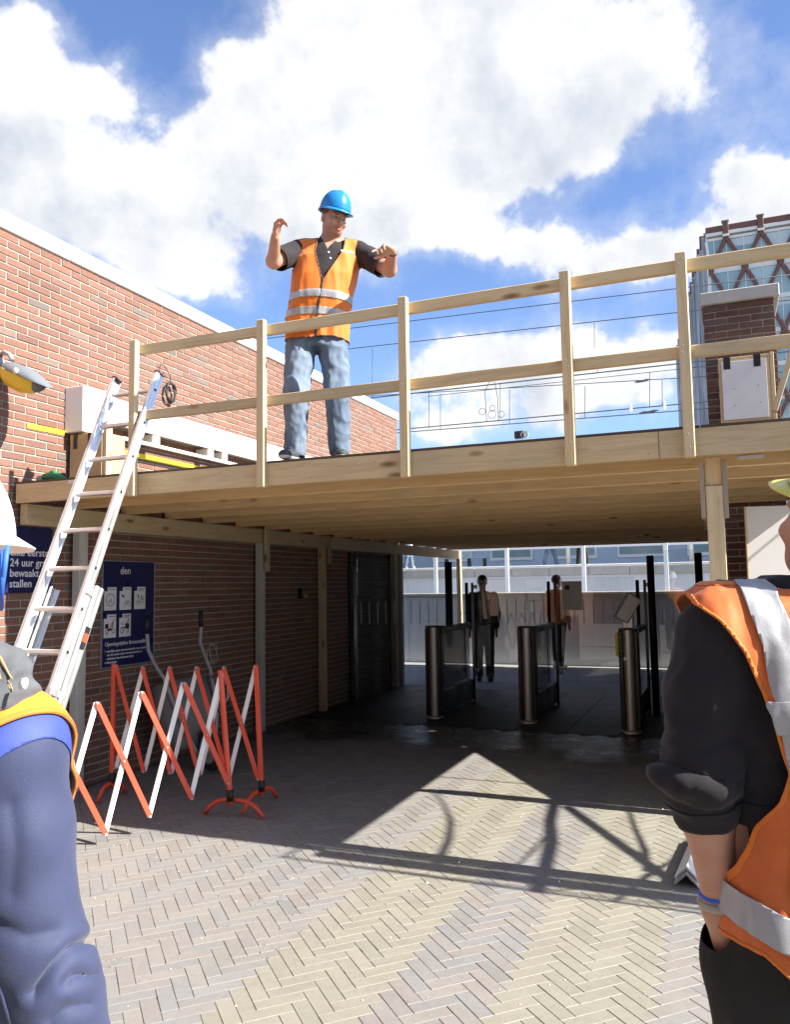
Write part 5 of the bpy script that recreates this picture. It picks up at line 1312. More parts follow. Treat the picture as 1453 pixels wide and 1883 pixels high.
def shoe(par, base, toe, heel, mat, sole='shoe_white'):
    toe, heel = np.array(toe, float), np.array(heel, float); d = unit(toe-heel); up = np.array([0, 0, 1.0]); L = np.linalg.norm(toe-heel)
    F_ = Field(np.minimum(toe, heel)-.09, np.maximum(toe, heel)+np.array([.09, .09, .19]), .006); s = np.cross(d, up)
    F_.cap(heel+up*.045, heel+d*L*.45+up*.042, .040, .043, .02); F_.cap(heel+d*L*.4+up*.04, toe-d*.045+up*.034, .046, .040, .02, flat=(up, 1.15))
    F_.cap(heel+d*.015+up*.05, heel+d*.03+up*.11, .042, .045, .02); F_.put(np.minimum(toe, heel)-.1, np.maximum(toe, heel)+np.array([.1, .1, .05]), lambda X, Y, Z: (Z-(min(toe[2], heel[2])+.006))+0*X+0*Y, .004, sub=True)
    V, Fc = F_.mesh(1); zz = V[:, 2].min(); mi = (V[Fc][:, :, 2].mean(1) < zz+.022).astype(int)
    return skinmesh('shoe', V, Fc, mat, par, base, mats=[mat, sole], mi=mi)

# ---- the man on the deck -------------------------------------------------------------------------------
MY = 4.72
m_base = Vector((pt(585, 835, 1, MY).x, MY, ZD+.003)); MROT = R(24); BM = Matrix.Translation(m_base) @ Matrix.Rotation(MROT, 4, 'Z'); BMi = BM.inverted(); MN = Vector((-math.sin(MROT), math.cos(MROT), 0))
man = thing('person', tuple(m_base), 'person in blue helmet and orange vest gesturing with both hands on the deck', 'person')
def mp(px, py, dy=0.0):                              # photo pixel -> point in the man's own frame, dy behind his mid plane
    d = ray(px, py); return L3(BMi @ (CAM_O+d*((m_base+MN*dy-CAM_O).dot(MN)/d.dot(MN))))
hd_c = mp(614, 406, -.03); Hrot = (Matrix.Rotation(R(32), 3, 'Z') @ Matrix.Rotation(R(4), 3, 'Y') @ Matrix.Rotation(R(18), 3, 'X'))
shR, shL = mp(549, 464, .02), mp(661, 466, .02); elR, elL = mp(503, 481, -.16), mp(716, 496, -.17); wrR, wrL = mp(506, 437, -.33), mp(722, 462, -.36)
nk = mp(606, 450, .02); hip = mp(583, 605, .02)
hipR, hipL = mp(556, 622, .02), mp(611, 622, .02); knR, knL = mp(545, 722, -.05), mp(621, 722, -.04); anR, anL = mp(543, 818, .03), mp(624, 812, .04)
sk = Field((-.66, -.74, -.02), (.72, .24, 1.84), .0048)
T_ = head_into(sk, hd_c, Hrot)
sk.cap(nk-np.array([0, -.02, .03]), hd_c+L3(Hrot @ Vector((0, .02, -.05))), .062, .058, .03)
top = nk[2]-.03; wz = hip[2]+.03
cx = lambda z: np.interp(z, [hip[2], top], [hip[0], nk[0]])
TR = [(wz-.12, cx(wz-.1), .02, .165, .115), (wz+.02, cx(wz), .015, .165, .12), (wz+.16, cx(wz+.16), .0, .17, .135), (wz+.30, cx(wz+.3), .0, .185, .13), (top-.10, cx(top-.1), .015, .195, .115), (top, nk[0], .02, .10, .085)]
sk.loft(TR, .04); 
for a, e, w in ((shR, elR, wrR), (shL, elL, wrL)): sk.chain([a, e, w], [.058, .046, .029], .03)
sk.cap(shR, nk, .05, .05, .05); sk.cap(shL, nk, .05, .05, .05)
for h_, k_, a_ in ((hipR, knR, anR), (hipL, knL, anL)): sk.chain([h_, k_, a_], [.085, .056, .042], .03)
hand(sk, wrR, (.18, -.30, .55), (.75, -.30, -.25), -1, ((.55, .55, .35), (.75, .75, .5), (.9, .8, .5), (1.05, .8, .5)), thumb=(.8, .5, .6))
hand(sk, wrL, (-.42, -.35, -.02), (-.05, -.45, -.7), -1, ((.1, .25, .2), (.45, .55, .35), (.6, .6, .4), (.7, .6, .4)), thumb=(.7, .7, .3))
V, F = sk.mesh(1); body = skinmesh('body', V, F, 'skin', man, BM, face_cols(V, hd_c, Hrot, .5, hairline=.045))
# hair at the sides under the helmet
hr = Field(hd_c-.15, hd_c+.17, .006); hr.ell(L3(Vector(hd_c)+Hrot @ Vector((0, .016, .045))), (.080, .100, .088), Hrot, .01); V, F = hr.mesh(1)
P = (V-hd_c) @ np.array(Hrot); V, F = clip(V, F, AND(P[:, 2]-.0, P[:, 1]+.035)); skinmesh('hair', V, F, 'hair_brown', man, BM)
helmet_part(man, BM, Vector(L3(Vector(hd_c)+Hrot @ Vector((0, .008, .058)))), Hrot, 'helmet_blue', .93)
cl_ = bpy.data.objects[man.children[-1].name]
# shirt with short sleeves
st = Field((-.6, -.5, wz-.2), (.64, .26, 1.62), .006)
grow = lambda rows, g_, dz=0: [(z, x, y, rx+g_, ry+g_) for (z, x, y, rx, ry) in rows]
st.loft(grow(TR, .018), .04); st.cap(shR, nk-np.array([0, 0, .02]), .062, .055, .05); st.cap(shL, nk-np.array([0, 0, .02]), .062, .055, .05)
for a, e in ((shR, elR), (shL, elL)): q = a+(e-a)*.86; st.cap(a, q, .074, .073, .03)
st.cap(nk-np.array([0, 0, .03]), nk+np.array([0, -.0, .045]), .075, .066, .02)
V, F = st.mesh(2); V = fold(V, F, .005, (10, 10, 6), 3.1, .002); keep = np.ones(len(V))
for a, e in ((shR, elR), (shL, elL)): u = unit(e-a); keep = AND(keep, -AND((V-a) @ u-np.linalg.norm(e-a)*.80, .13-seg_d(V, a, e)))
keep = AND(keep, NOT(.064-np.linalg.norm(V[:, :2]-nk[:2], axis=1), V[:, 2]-nk[2]+.02), nk[2]+.035-V[:, 2], NOT(-.02-V[:, 1], (V[:, 2]-(nk[2]-.10))*.42-np.abs(V[:, 0]-nk[0])))
V, F = clip(V, F, keep); skinmesh('shirt', V, F, 'shirt_dark', man, BM, solid=.003)
def front_y(V, x, z): 
    V = np.asarray(V); q = np.argsort((V[:, 0]-x)**2+(V[:, 2]-z)**2+(V[:, 1] > 0)*9)[:5]; return V[q][:, 1].min()
for k, dz in enumerate((-.115, -.16)):
    bx__, bz__ = nk[0]+.012*k, nk[2]+dz; MB().lathe([(0, .003), (.007, .003), (.008, 0)], 10, BM @ Matrix.Translation((bx__, front_y(V, bx__, bz__)-.003, bz__)) @ Matrix.Rotation(R(80), 4, 'X')).build('shirt_button', 'sign_white', man)
# vest
vz0 = wz-.13; VT = grow([(z if i else vz0-.02, x, y, rx+(.015 if i < 2 else 0), ry) for i, (z, x, y, rx, ry) in enumerate(TR)], .034)
vs_ = Field((-.4, -.35, vz0-.06), (.45, .32, 1.62), .006)
vs_.loft(VT, .04); vs_.cap(shR+(nk-shR)*.12, nk, .072, .062, .06); vs_.cap(shL+(nk-shL)*.12, nk, .072, .062, .06)
V, F = vs_.mesh(2)
armhole = np.minimum(seg_d(V, shR+np.array([-.03, 0, -.02]), shR+(elR-shR)*.8+np.array([0, 0, -.03])), seg_d(V, shL+np.array([.03, 0, -.02]), shL+(elL-shL)*.8+np.array([0, 0, -.03])))
V = fold(V, F, .007, (11, 11, 3.2), 1.7, .003)
mx = cx(V[:, 2])+.004+(V[:, 2]-wz)*.02
keep = AND(armhole-.082, V[:, 2]-(vz0+.006*np.sin(V[:, 0]*20)), nk[2]+.02-V[:, 2], NOT(.082-np.linalg.norm(V[:, :2]-nk[:2], axis=1), V[:, 2]-nk[2]+.06))
keep = AND(keep, NOT(-.01-V[:, 1], np.clip((V[:, 2]-(wz+.235))*.40, 0, .09)-np.abs(V[:, 0]-mx)), NOT(-.06-V[:, 1], .003-np.abs(V[:, 0]-mx), wz+.29-V[:, 2]))
VK, FK = V, F; V, F = clip(V, F, keep)
vest = skinmesh('vest', V, F, 'vest_orange', man, BM, solid=.0025)
for zc in (wz+.155, wz+.045):
    tilt = VK[:, 2]-(zc-.06*np.clip(VK[:, 0]-hip[0], 0, 1))
    strip(VK, FK, AND(keep, .024-np.abs(tilt)), .0062, 'reflective_band', 'reflective', vest, BM, .0008)
strip(VK, FK, AND(keep, .006-keep), .0036, 'edge_binding', 'trim_dark', vest, BM, .0005)
pk = MB().cbox(-.045, .045, -.001, .001, -.007, .007, .0003); pk.build('chest_print', 'sign_white', vest, BM @ Matrix.Translation((nk[0]+.125, front_y(V, nk[0]+.125, nk[2]-.105)-.004, nk[2]-.105)) @ Matrix.Rotation(R(24), 4, 'Z') @ Matrix.Rotation(R(-14), 4, 'X'))
MB().tube([BM @ Vector((cx(z)+.004+(z-wz)*.02, -np.interp(z, [r[0] for r in VT], [r[4] for r in VT])+.0-.004+.01*0, z)) for z in np.linspace(vz0+.01, wz+.27, 12)], .004, 6).build('zip', 'cable_black', vest)
# jeans
jn = Field((-.35, -.28, .02), (.35, .3, wz+.02), .0065)
jn.loft([(wz-.17, hip[0], .02, .165, .12), (wz-.06, hip[0], .02, .172, .125), (wz+.0, cx(wz), .018, .172, .125)], .04)
for s_, h_, k_, a_ in ((-1, hipR, knR, anR), (1, hipL, knL, anL)): jn.chain([h_, k_, a_+np.array([0, -.01, -.045])], [.104, .078, .066], .035)
V, F = jn.mesh(2); V = fold(V, F, .010, (12, 12, 10), 5.0, .005); V, F = clip(V, F, AND(V[:, 2]-.045, wz-.01-V[:, 2])); skinmesh('jeans', V, F, 'jeans', man, BM, solid=.003)
MB().tube([BM @ Vector((cx(wz)+.178*math.cos(a), .018+.131*math.sin(a), wz-.035)) for a in np.linspace(0, 2*math.pi, 40)], .014, 8).build('belt', 'black_plastic', man)
shoe(man, BM, (anR[0]-.075, anR[1]-.19, 0), (anR[0]+.02, anR[1]+.045, 0), 'shoe_grey'); shoe(man, BM, (anL[0]+.03, anL[1]-.20, 0), (anL[0]-.005, anL[1]+.045, 0), 'shoe_grey')
wd = unit(elL-wrL); MB().tube([BM @ Vector(wrL+wd*.012+.0285*(math.cos(a)*unit(np.cross(wd, [0, 0, 1]))+math.sin(a)*unit(np.cross(wd, np.cross(wd, [0, 0, 1]))))) for a in np.linspace(0, 2*math.pi, 24)], .006, 8).build('wristwatch', 'black_plastic', man)
# ---- person seen from behind at the right --------------------------------------------------------------
DR = 1.52
def rp(px, py, dd=0.0): return L3(pd(px, py, DR+dd))
IDM = Matrix.Identity(4)
rb = rp(1500, 1500); rbase = Vector((rb[0], rb[1], 0))
rm_ = thing('person', tuple(rbase), 'person seen from behind in worn orange vest, black sweater and yellow helmet', 'person')
vf = unit([FW.x, FW.y, 0]); vr = unit([RT.x, RT.y, 0]); vu = np.array([0, 0, 1.0])
def loc(P): q = np.asarray(P)-np.array([rbase.x, rbase.y, 0]); return np.stack([q@vr, q@vf, q[..., 2]], -1)
# work in a frame turned to face away from the camera: x to the right of the picture, y away, z up
FRM = Matrix(((vr[0], vf[0], 0, rbase.x), (vr[1], vf[1], 0, rbase.y), (0, 0, 1, 0), (0, 0, 0, 1)))
def rl_(px, py, dd=0.0): return loc(rp(px, py, dd))
shr, elb, wri, han = rl_(1312, 1165), rl_(1288, 1425, -.03), rl_(1328, 1672, -.02), rl_(1352, 1735, .0)
hdc = rl_(1540, 975, .02); nkc = rl_(1506, 1098, .01); zsh = shr[2]
xc = rl_(1500, 1400)[0]; shr2 = np.array([2*xc-shr[0], shr[1], shr[2]]); elb2 = np.array([2*xc-elb[0]+.03, elb[1], elb[2]]); wri2 = np.array([2*xc-wri[0], wri[1]+.1, wri[2]])
zw = rl_(1400, 1700)[2]
bf = Field((xc-.42, -.36, .0), (xc+.42, .34, 1.95), .0065)
HR = Matrix.Rotation(R(180+16), 3, 'Z') @ Matrix.Rotation(R(-20), 3, 'X'); head_into(bf, hdc, HR)
bf.cap(nkc-np.array([0, 0, .04]), hdc+np.array([0, 0, -.03]), .066, .062, .03)
TB = [(zw-.12, xc, 0, .155, .125), (zw+.02, xc, 0, .148, .12), (zw+.2, xc, .0, .148, .12), (zw+.42, xc, .0, .175, .125), (zsh-.04, xc, .0, .185, .105), (zsh+.07, xc, .0, .08, .075)]
bf.loft(TB, .04); 
for a, e, w in ((shr, elb, wri), (shr2, elb2, wri2)): bf.chain([a, e], [.06, .05], .03); bf.chain([e, e+(w-e)*.3, w], [.046, .046, .030], .02)
bf.cap(wri, han, .029, .034, .02, flat=((1, 0, 0), .8)); bf.cap(wri2, wri2+(0, .02, -.08), .03, .034, .02)
for i, (o_, L) in enumerate(((-.024, .075), (-.008, .082), (.009, .078), (.025, .065))): bf.cap(han+np.array([o_*.6, o_*.7, -.02]), han+np.array([o_*.6, o_*.7+.01, -.02-L]), .0105, .009, .004)
bf.cap(wri+np.array([.01, .02, -.03]), wri+np.array([.03, .045, -.10]), .014, .011, .008)
lg = [np.array([xc-.09, 0, zw-.1]), np.array([xc-.10, -.01, .50]), np.array([xc-.11, .03, .08])]; lg2 = [np.array([2*xc-p[0], p[1], p[2]]) for p in lg]
bf.chain(lg, [.09, .06, .045], .03); bf.chain(lg2, [.09, .06, .045], .03)
V, F = bf.mesh(1); skinmesh('body', V, F, 'skin', rm_, FRM, face_cols(V, hdc, HR, .2, False))
hr = Field(hdc-.16, hdc+.17, .007); hr.ell(L3(Vector(hdc)+HR @ Vector((0, .014, .04))), (.081, .102, .09), HR, .01); V, F = hr.mesh(1)
P = (V-hdc) @ np.array(HR); V, F = clip(V, F, AND(P[:, 2]+.02, P[:, 1]+.02, np.maximum(P[:, 2]-.03, P[:, 1]-.03))); skinmesh('hair', V, F, 'hair_brown', rm_, FRM)
helmet_part(rm_, FRM, Vector(hdc)+HR @ Vector((0, .012, .062)), HR @ Matrix.Rotation(R(-6), 3, 'X'), 'helmet_yellow', .90)
# sweater with the sleeve pushed up to the elbow
sw = Field((xc-.46, -.4, zw-.1), (xc+.46, .36, zsh+.2), .0065)
sw.loft(grow(TB, .02), .04)
for a, e, w in ((shr, elb, wri), (shr2, elb2, wri2)):
    u = unit(e-a); f_ = unit(w-e)
    sw.cap(a+np.array([.02 if a[0] < xc else -.02, 0, -.01]), a+u*.10, .064, .064, .04); sw.cap(a+u*.10, e-u*.02, .064, .062, .03)
    sw.ell(e+np.array([-.010 if a[0] < xc else .010, -.004, -.010]), (.080, .070, .022), Matrix.Rotation(R(10), 3, 'Y'), .006); sw.ell(e-u*.055+np.array([.004, 0, 0]), (.069, .067, .018), Matrix.Rotation(R(-14), 3, 'Y'), .006)   # bunched rolls of cloth
    sw.cap(e+f_*.015, e+f_*.075, .058, .044, .014)
sw.cap(shr+np.array([.02, 0, .0]), nkc, .06, .06, .06); sw.cap(shr2, nkc, .06, .06, .06); sw.cap(nkc-np.array([0, 0, .03]), nkc+np.array([0, .0, .045]), .082, .072, .02)
V, F = sw.mesh(1); V = fold(V, F, .009, (8, 8, 4.0), 9.2, .003); V = fold(V, F, .004, (19, 19, 12), 4.1, .0015); V = V+(fold(V, F, .010, (14, 14, 22), 2.9, .004)-V)*np.exp(-((V[:, 2]-elb[2])/.11)**2)[:, None]; keep = np.ones(len(V))
for e, w in ((elb, wri), (elb2, wri2)): f_ = unit(w-e); keep = AND(keep, NOT((V-e)@f_-.088, .072-seg_d(V, e, w+(w-e)*.5)))
keep = AND(keep, nkc[2]+.04-V[:, 2])
VK, FK = V, F; V, F = clip(V, F, keep); swo = skinmesh('sweater', V, F, 'sweater_black', rm_, FRM, solid=.004)
f_ = unit(wri-elb); dd_ = (VK-elb)@f_; strip(VK, FK, AND(dd_-.045, .088-dd_, .12-seg_d(VK, elb, wri)), .004, 'ribbed_cuff', 'sweater_black', swo, FRM, .003)
# vest
zb = rl_(1400, 1745)[2]
VB = grow([(zb-.12, xc, 0, .172, .150), (zb+.10, xc, 0, .160, .14), (zw+.12, xc, 0, .152, .13), (zw+.3, xc, 0, .170, .135), (zw+.42, xc, 0, .197, .133), (zsh-.04, xc, 0, .195, .115), (zsh+.06, xc, 0, .10, .08)], .034)
vb = Field((xc-.32, -.3, zb-.18), (xc+.32, .3, zsh+.2), .0055)
vb.loft(VB, .04); vb.cap(shr+np.array([.0, 0, -.0]), nkc-np.array([0, 0, .01]), .082, .070, .05); vb.cap(shr2, nkc-np.array([0, 0, .01]), .082, .070, .05)
for a, e in ((shr, elb), (shr2, elb2)): vb.cap(a+np.array([.02 if a[0] < xc else -.02, 0, -.01]), a+unit(e-a)*.08, .088, .086, .04)
V, F = vb.mesh(2); V = fold(V, F, .011, (8, 8, 3.0), 4.4, .004); V = fold(V, F, .004, (20, 20, 9), 1.4, .0015)
V[:, 1] -= 0.012*np.clip(1-(V[:, 2]-zb)/.4, 0, 1)*np.sin(V[:, 0]*26)
ex = [rl_(px, py) for (px, py) in ((1310, 1600), (1330, 1540), (1345, 1490), (1372, 1440), (1384, 1390), (1352, 1260), (1322, 1190), (1290, 1140), (1262, 1110))]
xe = np.interp(V[:, 2], [p[2] for p in ex], [p[0] for p in ex]); xe = np.where(V[:, 2] < ex[0][2]-.02, -9, xe)
side = AND(V[:, 0]-xe, (2*xc-xe)-V[:, 0])
xl_ = rl_(1340, 1690)[0]; hem = rl_(1340, 1690)[2]-.95*np.clip(V[:, 0]-xl_, 0, .13)
keep = AND(side, V[:, 2]-hem, NOT(.088-np.linalg.norm(V[:, :2]-nkc[:2], axis=1), V[:, 2]-nkc[2]+.05), nkc[2]+.03-V[:, 2])
VK, FK = V, F; V, F = clip(V, F, keep)
rv = skinmesh('vest', V, F, 'vest_orange_worn', rm_, FRM, solid=.003)
x0 = shr[0]; back = .06-VK[:, 1]
bx_ = np.interp(VK[:, 2], [zb, zw+.12, zw+.25, zsh-.1, zsh+.06], [x0+.125, x0+.10, x0+.112, x0+.085, x0+.058])
vb1, vb2 = .030-np.abs(VK[:, 0]-bx_), .030-np.abs(VK[:, 0]-(2*xc-bx_))
strip(VK, FK, AND(keep, vb1, back), .0068, 'reflective_band', 'reflective', rv, FRM, .001)
strip(VK, FK, AND(keep, vb2, back), .0068, 'reflective_band', 'reflective', rv, FRM, .001)
zh1 = rl_(1400, 1305)[2]; [strip(VK, FK, AND(keep, .028-np.abs(VK[:, 2]-zh1-.10*(VK[:, 0]-x0)), e_*(.06-VK[:, 1])), .0086, 'reflective_band', 'reflective', rv, FRM, .001) for e_ in (1, -1)]
zh2 = rl_(1400, 1655)[2]; strip(VK, FK, AND(keep, .030-np.abs(VK[:, 2]-zh2+.50*np.clip(VK[:, 0]-x0-.06, -.1, .13))), .0094, 'reflective_band', 'reflective', rv, FRM, .001)
strip(VK, FK, AND(keep, .007-keep), .0034, 'edge_binding', 'vest_orange', rv, FRM, .0008)
bq = rl_(1453, 1165, -.15); cpos = bq.copy()
near = np.argmin(np.abs(V[:, 0]-rl_(1450, 1165)[0])+np.abs(V[:, 2]-rl_(1450, 1165)[2])+(V[:, 1] > 0)*9); bp = V[near]
MB().cbox(-.012, .10, -.0012, .0012, -.045, .045, .0004).build('badge', 'sign_white', rv, FRM @ Matrix.Translation((bp[0], bp[1]-.012, bp[2])))
MB().cbox(-.006, .094, -.0012, .0012, -.030, .036, .0004).build('badge', 'strap_blue', rv, FRM @ Matrix.Translation((bp[0], bp[1]-.0155, bp[2])))
# trousers
tr = Field((xc-.34, -.3, .03), (xc+.34, .3, zw+.08), .0075)
tr.loft([(zw-.22, xc, 0, .180, .135), (zw-.08, xc, 0, .188, .14), (zw+.05, xc, 0, .18, .135)], .04); tr.ell(han+np.array([.0, .0, -.03]), (.062, .05, .09), None, .03)
tr.chain(lg, [.112, .088, .075], .035); tr.chain(lg2, [.112, .088, .075], .035)
V, F = tr.mesh(2); V = fold(V, F, .010, (8, 8, 6), 2.2, .004); V, F = clip(V, F, AND(V[:, 2]-.05, zw+.035-V[:, 2], NOT(.058-np.linalg.norm(V[:, :2]-han[:2], axis=1), V[:, 2]-han[2]-.0, han[0]+.03-V[:, 0]))); skinmesh('trousers', V, F, 'trousers_black', rm_, FRM, solid=.003)
for q in (lg[2], lg2[2]): shoe(rm_, FRM, (q[0], q[1]+.17, 0), (q[0], q[1]-.07, 0), 'black_plastic', 'rubber')
wd = unit(elb-wri); wc = wri+wd*.018; ws = rm_
e1 = unit(np.cross(wd, [0, 1, 0])); e2 = np.cross(wd, e1)
def loopw(o_, r, nn=28): return [FRM @ Vector(wc+wd*o_+r*(math.cos(a)*e1+math.sin(a)*e2)) for a in np.linspace(0, 2*math.pi, nn)]
wt = MB().tube(loopw(0, .0345), .008, 8).build('wristwatch', 'watch_strap', rm_)
MB().tube(loopw(.016, .0335), .004, 8).build('blue_wristband', 'strap_blue', rm_)

# ---- person at the left edge, seen from behind, turned to the right ---------------------------------------
DL = 1.22; PHI = R(38)
lx = vr*math.cos(PHI)-vf*math.sin(PHI); ly = vf*math.cos(PHI)+vr*math.sin(PHI)
sh_w = pd(28, 1376, DL); ctr_w = np.array(sh_w)-lx*.185-ly*.0
lbase = Vector((ctr_w[0], ctr_w[1], 0))
lm = thing('person', tuple(lbase), 'person in white helmet, navy jacket and bright orange vest standing before the ladder', 'person')
FRL = Matrix(((lx[0], ly[0], 0, lbase.x), (lx[1], ly[1], 0, lbase.y), (0, 0, 1, 0), (0, 0, 0, 1))); FRLi = FRL.inverted()
def ll(px, py, dd=0.0): return L3(FRLi @ pd(px, py, DL+dd))
s1 = ll(28, 1376); e1_ = ll(60, 1728, -.02); w1 = ll(168, 2045, .0); zs = s1[2]; zwl = zs-.46
nl = np.array([0, .0, zs+.085]); hl = ll(-116, 1066, .08)
HL = Matrix.Rotation(R(180+30), 3, 'Z') @ Matrix.Rotation(R(-4), 3, 'X')
s2_ = np.array([-s1[0], s1[1], s1[2]]); e2_ = s2_+np.array([-.05, .02, -.31]); w2 = e2_+np.array([.0, .06, -.24])
bl_ = Field((-.36, -.28, 0), (.40, .40, 1.92), .0075)
head_into(bl_, hl, HL); bl_.cap(nl+np.array([0, .0, -.06]), hl+np.array([0, 0, -.03]), .06, .056, .03)
TLr = [(zwl-.12, 0, 0, .165, .125), (zwl, 0, 0, .16, .115), (zwl+.2, 0, 0, .165, .12), (zs-.08, 0, 0, .18, .11), (zs+.02, 0, 0, .15, .09), (zs+.07, 0, 0, .075, .07)]
bl_.loft(TLr, .04); bl_.chain([s1, e1_, w1], [.055, .045, .03], .03); bl_.chain([s2_, e2_, w2], [.055, .045, .03], .03)
hand(bl_, w1, (.0, .25, -.9), (-.9, .1, -.1), 1, ((.3, .4, .3),)*4); hand(bl_, w2, (.0, .25, -.9), (.9, .1, -.1), -1, ((.3, .4, .3),)*4)
ll1 = [np.array([.09, 0, zwl-.1]), np.array([.095, -.01, .5]), np.array([.10, .02, .08])]; ll2 = [p*np.array([-1, 1, 1]) for p in ll1]
bl_.chain(ll1, [.088, .058, .042], .03); bl_.chain(ll2, [.088, .058, .042], .03)
V, F = bl_.mesh(1); skinmesh('body', V, F, 'skin', lm, FRL, face_cols(V, hl, HL, .1))
helmet_part(lm, FRL, Vector(hl)+HL @ Vector((0, .004, .060)), HL, 'helmet_white', 1.02)
hm_ = MB()                                          # fair hair falling out under the helmet
for k in range(60):
    a = rng.uniform(-1.7, 1.7); p0 = Vector(hl)+HL @ Vector((.076*math.sin(a), .088*math.cos(a), .03)); dn = rng.uniform(.12, .20)
    p1 = p0+Vector((rng.uniform(-.01, .012), -.010, -dn*.5)); p2 = p0+Vector((rng.uniform(-.02, .02), -.02+rng.uniform(-.01, .01), -dn)); hm_.tube([p0, p1, p2], [.009, .008, .002], 5)
for k in range(26):
    p0 = Vector(ll(-16+rng.uniform(-8, 4), 1195+rng.uniform(-14, 10), .02)); p2 = Vector(ll(10+rng.uniform(-20, 14), 1262+rng.uniform(-18, 22), -.045)); hm_.tube([p0, (p0+p2)/2+Vector((.004, -.004, .006)), p2], [.004, .0035, .001], 5)
hm_.build('hair', 'hair_blond', lm, FRL)
hf = Field((-.26, -.24, zs-.1), (.26, .2, zs+.28), .0055)                 # hood bunched behind the neck
for (px, py, dd, r) in ((-100, 1250, .0, .075), (-50, 1242, -.01, .052), (-18, 1232, .0, .036), (10, 1232, .0, .026), (22, 1258, .0, .026), (-60, 1290, -.02, .06), (-20, 1275, -.01, .042), (30, 1285, .0, .022), (5, 1290, -.01, .03)): hf.ell(ll(px, py, dd), (r*1.05, r*1.0, r*.85), None, .022)
V, F = hf.mesh(1); V = fold(V, F, .014, (15, 15, 22), 7.7, .006); hdo = skinmesh('hood', V, F, 'hood_grey', lm, FRL)
MB().lathe([(0, .006), (.008, .005), (.010, 0)], 12, FRL @ Matrix.Translation(ll(45, 1258, -.06)) @ Matrix.Rotation(R(75), 4, 'X')).build('toggle', 'insulator_white', hdo)
jk = Field((-.36, -.3, zwl-.2), (.46, .44, zs+.16), .006)
jk.loft(grow(TLr, .028), .04)
u = unit(e1_-s1); f_ = unit(w1-e1_)
jk.cap(s1+np.array([-.015, .0, .0]), s1+u*.12, .064, .066, .03); jk.cap(s1+u*.12, e1_, .066, .067, .03); jk.cap(e1_, e1_+f_*.10, .069, .064, .012); jk.cap(e1_+f_*.08, w1-f_*.02, .062, .054, .02)
jk.chain([s2_, e2_, w2], [.076, .072, .058], .03)
jk.cap(s1, nl+np.array([0, .0, -.07]), .064, .06, .05); jk.cap(s2_, nl+np.array([0, .0, -.07]), .064, .06, .05)
out_n = unit(np.array([.78, 0, -.62])); out_n2 = out_n*np.array([-1, 1, 1])
V, F = jk.mesh(3); V = fold(V, F, .0045, (8, 8, 3.0), 12.3, .001); 
cp_ = np.array([(FRL @ Vector(v))[:] for v in V])-np.array(CAM_O); dz_ = cp_@np.array(FW); ix = PW/2+FPX*(cp_@np.array(RT))/dz_; iy = PH/2-FPX*(cp_@np.array(UP))/dz_
def pl_d(pts):                                       # distance to a drawn fold line across the sleeve
    r = np.full(len(V), 1e9)
    for (a, b) in zip(pts[:-1], pts[1:]):
        a, b = np.array(a, float), np.array(b, float); q = np.stack([ix, iy], 1)-a; w = b-a; t = np.clip(q@w/(w@w), 0, 1); r = np.minimum(r, np.linalg.norm(q-t[:, None]*w, axis=1))
    return r
NV = vnormals(V, F)
for pts, am, wd_ in (([(165, 1728), (128, 1742), (100, 1772), (62, 1822)], .013, 9), ([(170, 1792), (135, 1790), (118, 1806)], .009, 8), ([(160, 1845), (120, 1850), (90, 1875)], .006, 10), ([(0, 1700), (50, 1720), (95, 1712)], .005, 14), ([(20, 1480), (30, 1560), (20, 1640)], .004, 16)):
    d_ = pl_d(pts); V = V+NV*(-am*np.exp(-(d_/wd_)**2)+am*.22*np.exp(-((d_-wd_*2.4)/(wd_*1.5))**2))[:, None]
VK, FK = V, F
V, F = clip(V, F, zs+.11-V[:, 2]); jo = skinmesh('jacket', V, F, 'jacket_navy', lm, FRL, solid=.004)
dS = (VK-s1)@out_n; dS2 = (VK-s2_)@out_n2
strip(VK, FK, AND(.042-dS, dS+.12, VK[:, 2]-(zs-.16)), .0052, 'shoulder_yoke', 'jacket_royal', jo, FRL, .001)
xr_ = np.interp(VK[:, 2], [ll(30, 1883)[2], ll(2, 1540)[2]], [ll(38, 1883)[0], ll(2, 1540)[0]])
strip(VK, FK, AND(xr_-.012-VK[:, 0], VK[:, 0]-.02, ll(0, 1778)[2]-VK[:, 2], .06-VK[:, 1]), .003, 'side_panel', 'jacket_royal', jo, FRL, .001)
def surf_y(x, z):
    d_ = (VK[:, 0]-x)**2+(VK[:, 2]-z)**2+(VK[:, 1] > s1[1]+.03)*9; return VK[np.argsort(d_)[:6]][:, 1].min()
sm_ = []
for (px, py) in ((2, 1530), (8, 1600), (15, 1680), (24, 1760), (33, 1830), (43, 1890)): q = ll(px, py, -.07); sm_.append(FRL @ Vector((q[0], surf_y(q[0], q[2])-.002, q[2])))
MB().tube(sm_, .0035, 6).build('sleeve_seam', 'jacket_navy', jo)
V, F = jk.mesh(3, iso=.010); V = fold(V, F, .006, (9, 9, 4), 8.1, .002)
edge = AND(.012-(V-s1)@out_n, .012-(V-s2_)@out_n2)
edge = np.where(V[:, 2] < zs-.10, np.minimum(edge, .155-np.abs(V[:, 0])), edge)
keep = AND(edge, V[:, 2]-(zwl-.12), NOT(.086-np.linalg.norm(V[:, :2]-nl[:2], axis=1), V[:, 2]-zs+.0), zs+.12-V[:, 2])
VK, FK = V, F; V, F = clip(V, F, keep); vo_ = skinmesh('vest', V, F, 'vest_yellow_orange', lm, FRL, solid=.004)
strip(VK, FK, AND(keep, .008-keep), .004, 'edge_binding', 'vest_orange', vo_, FRL, .001)
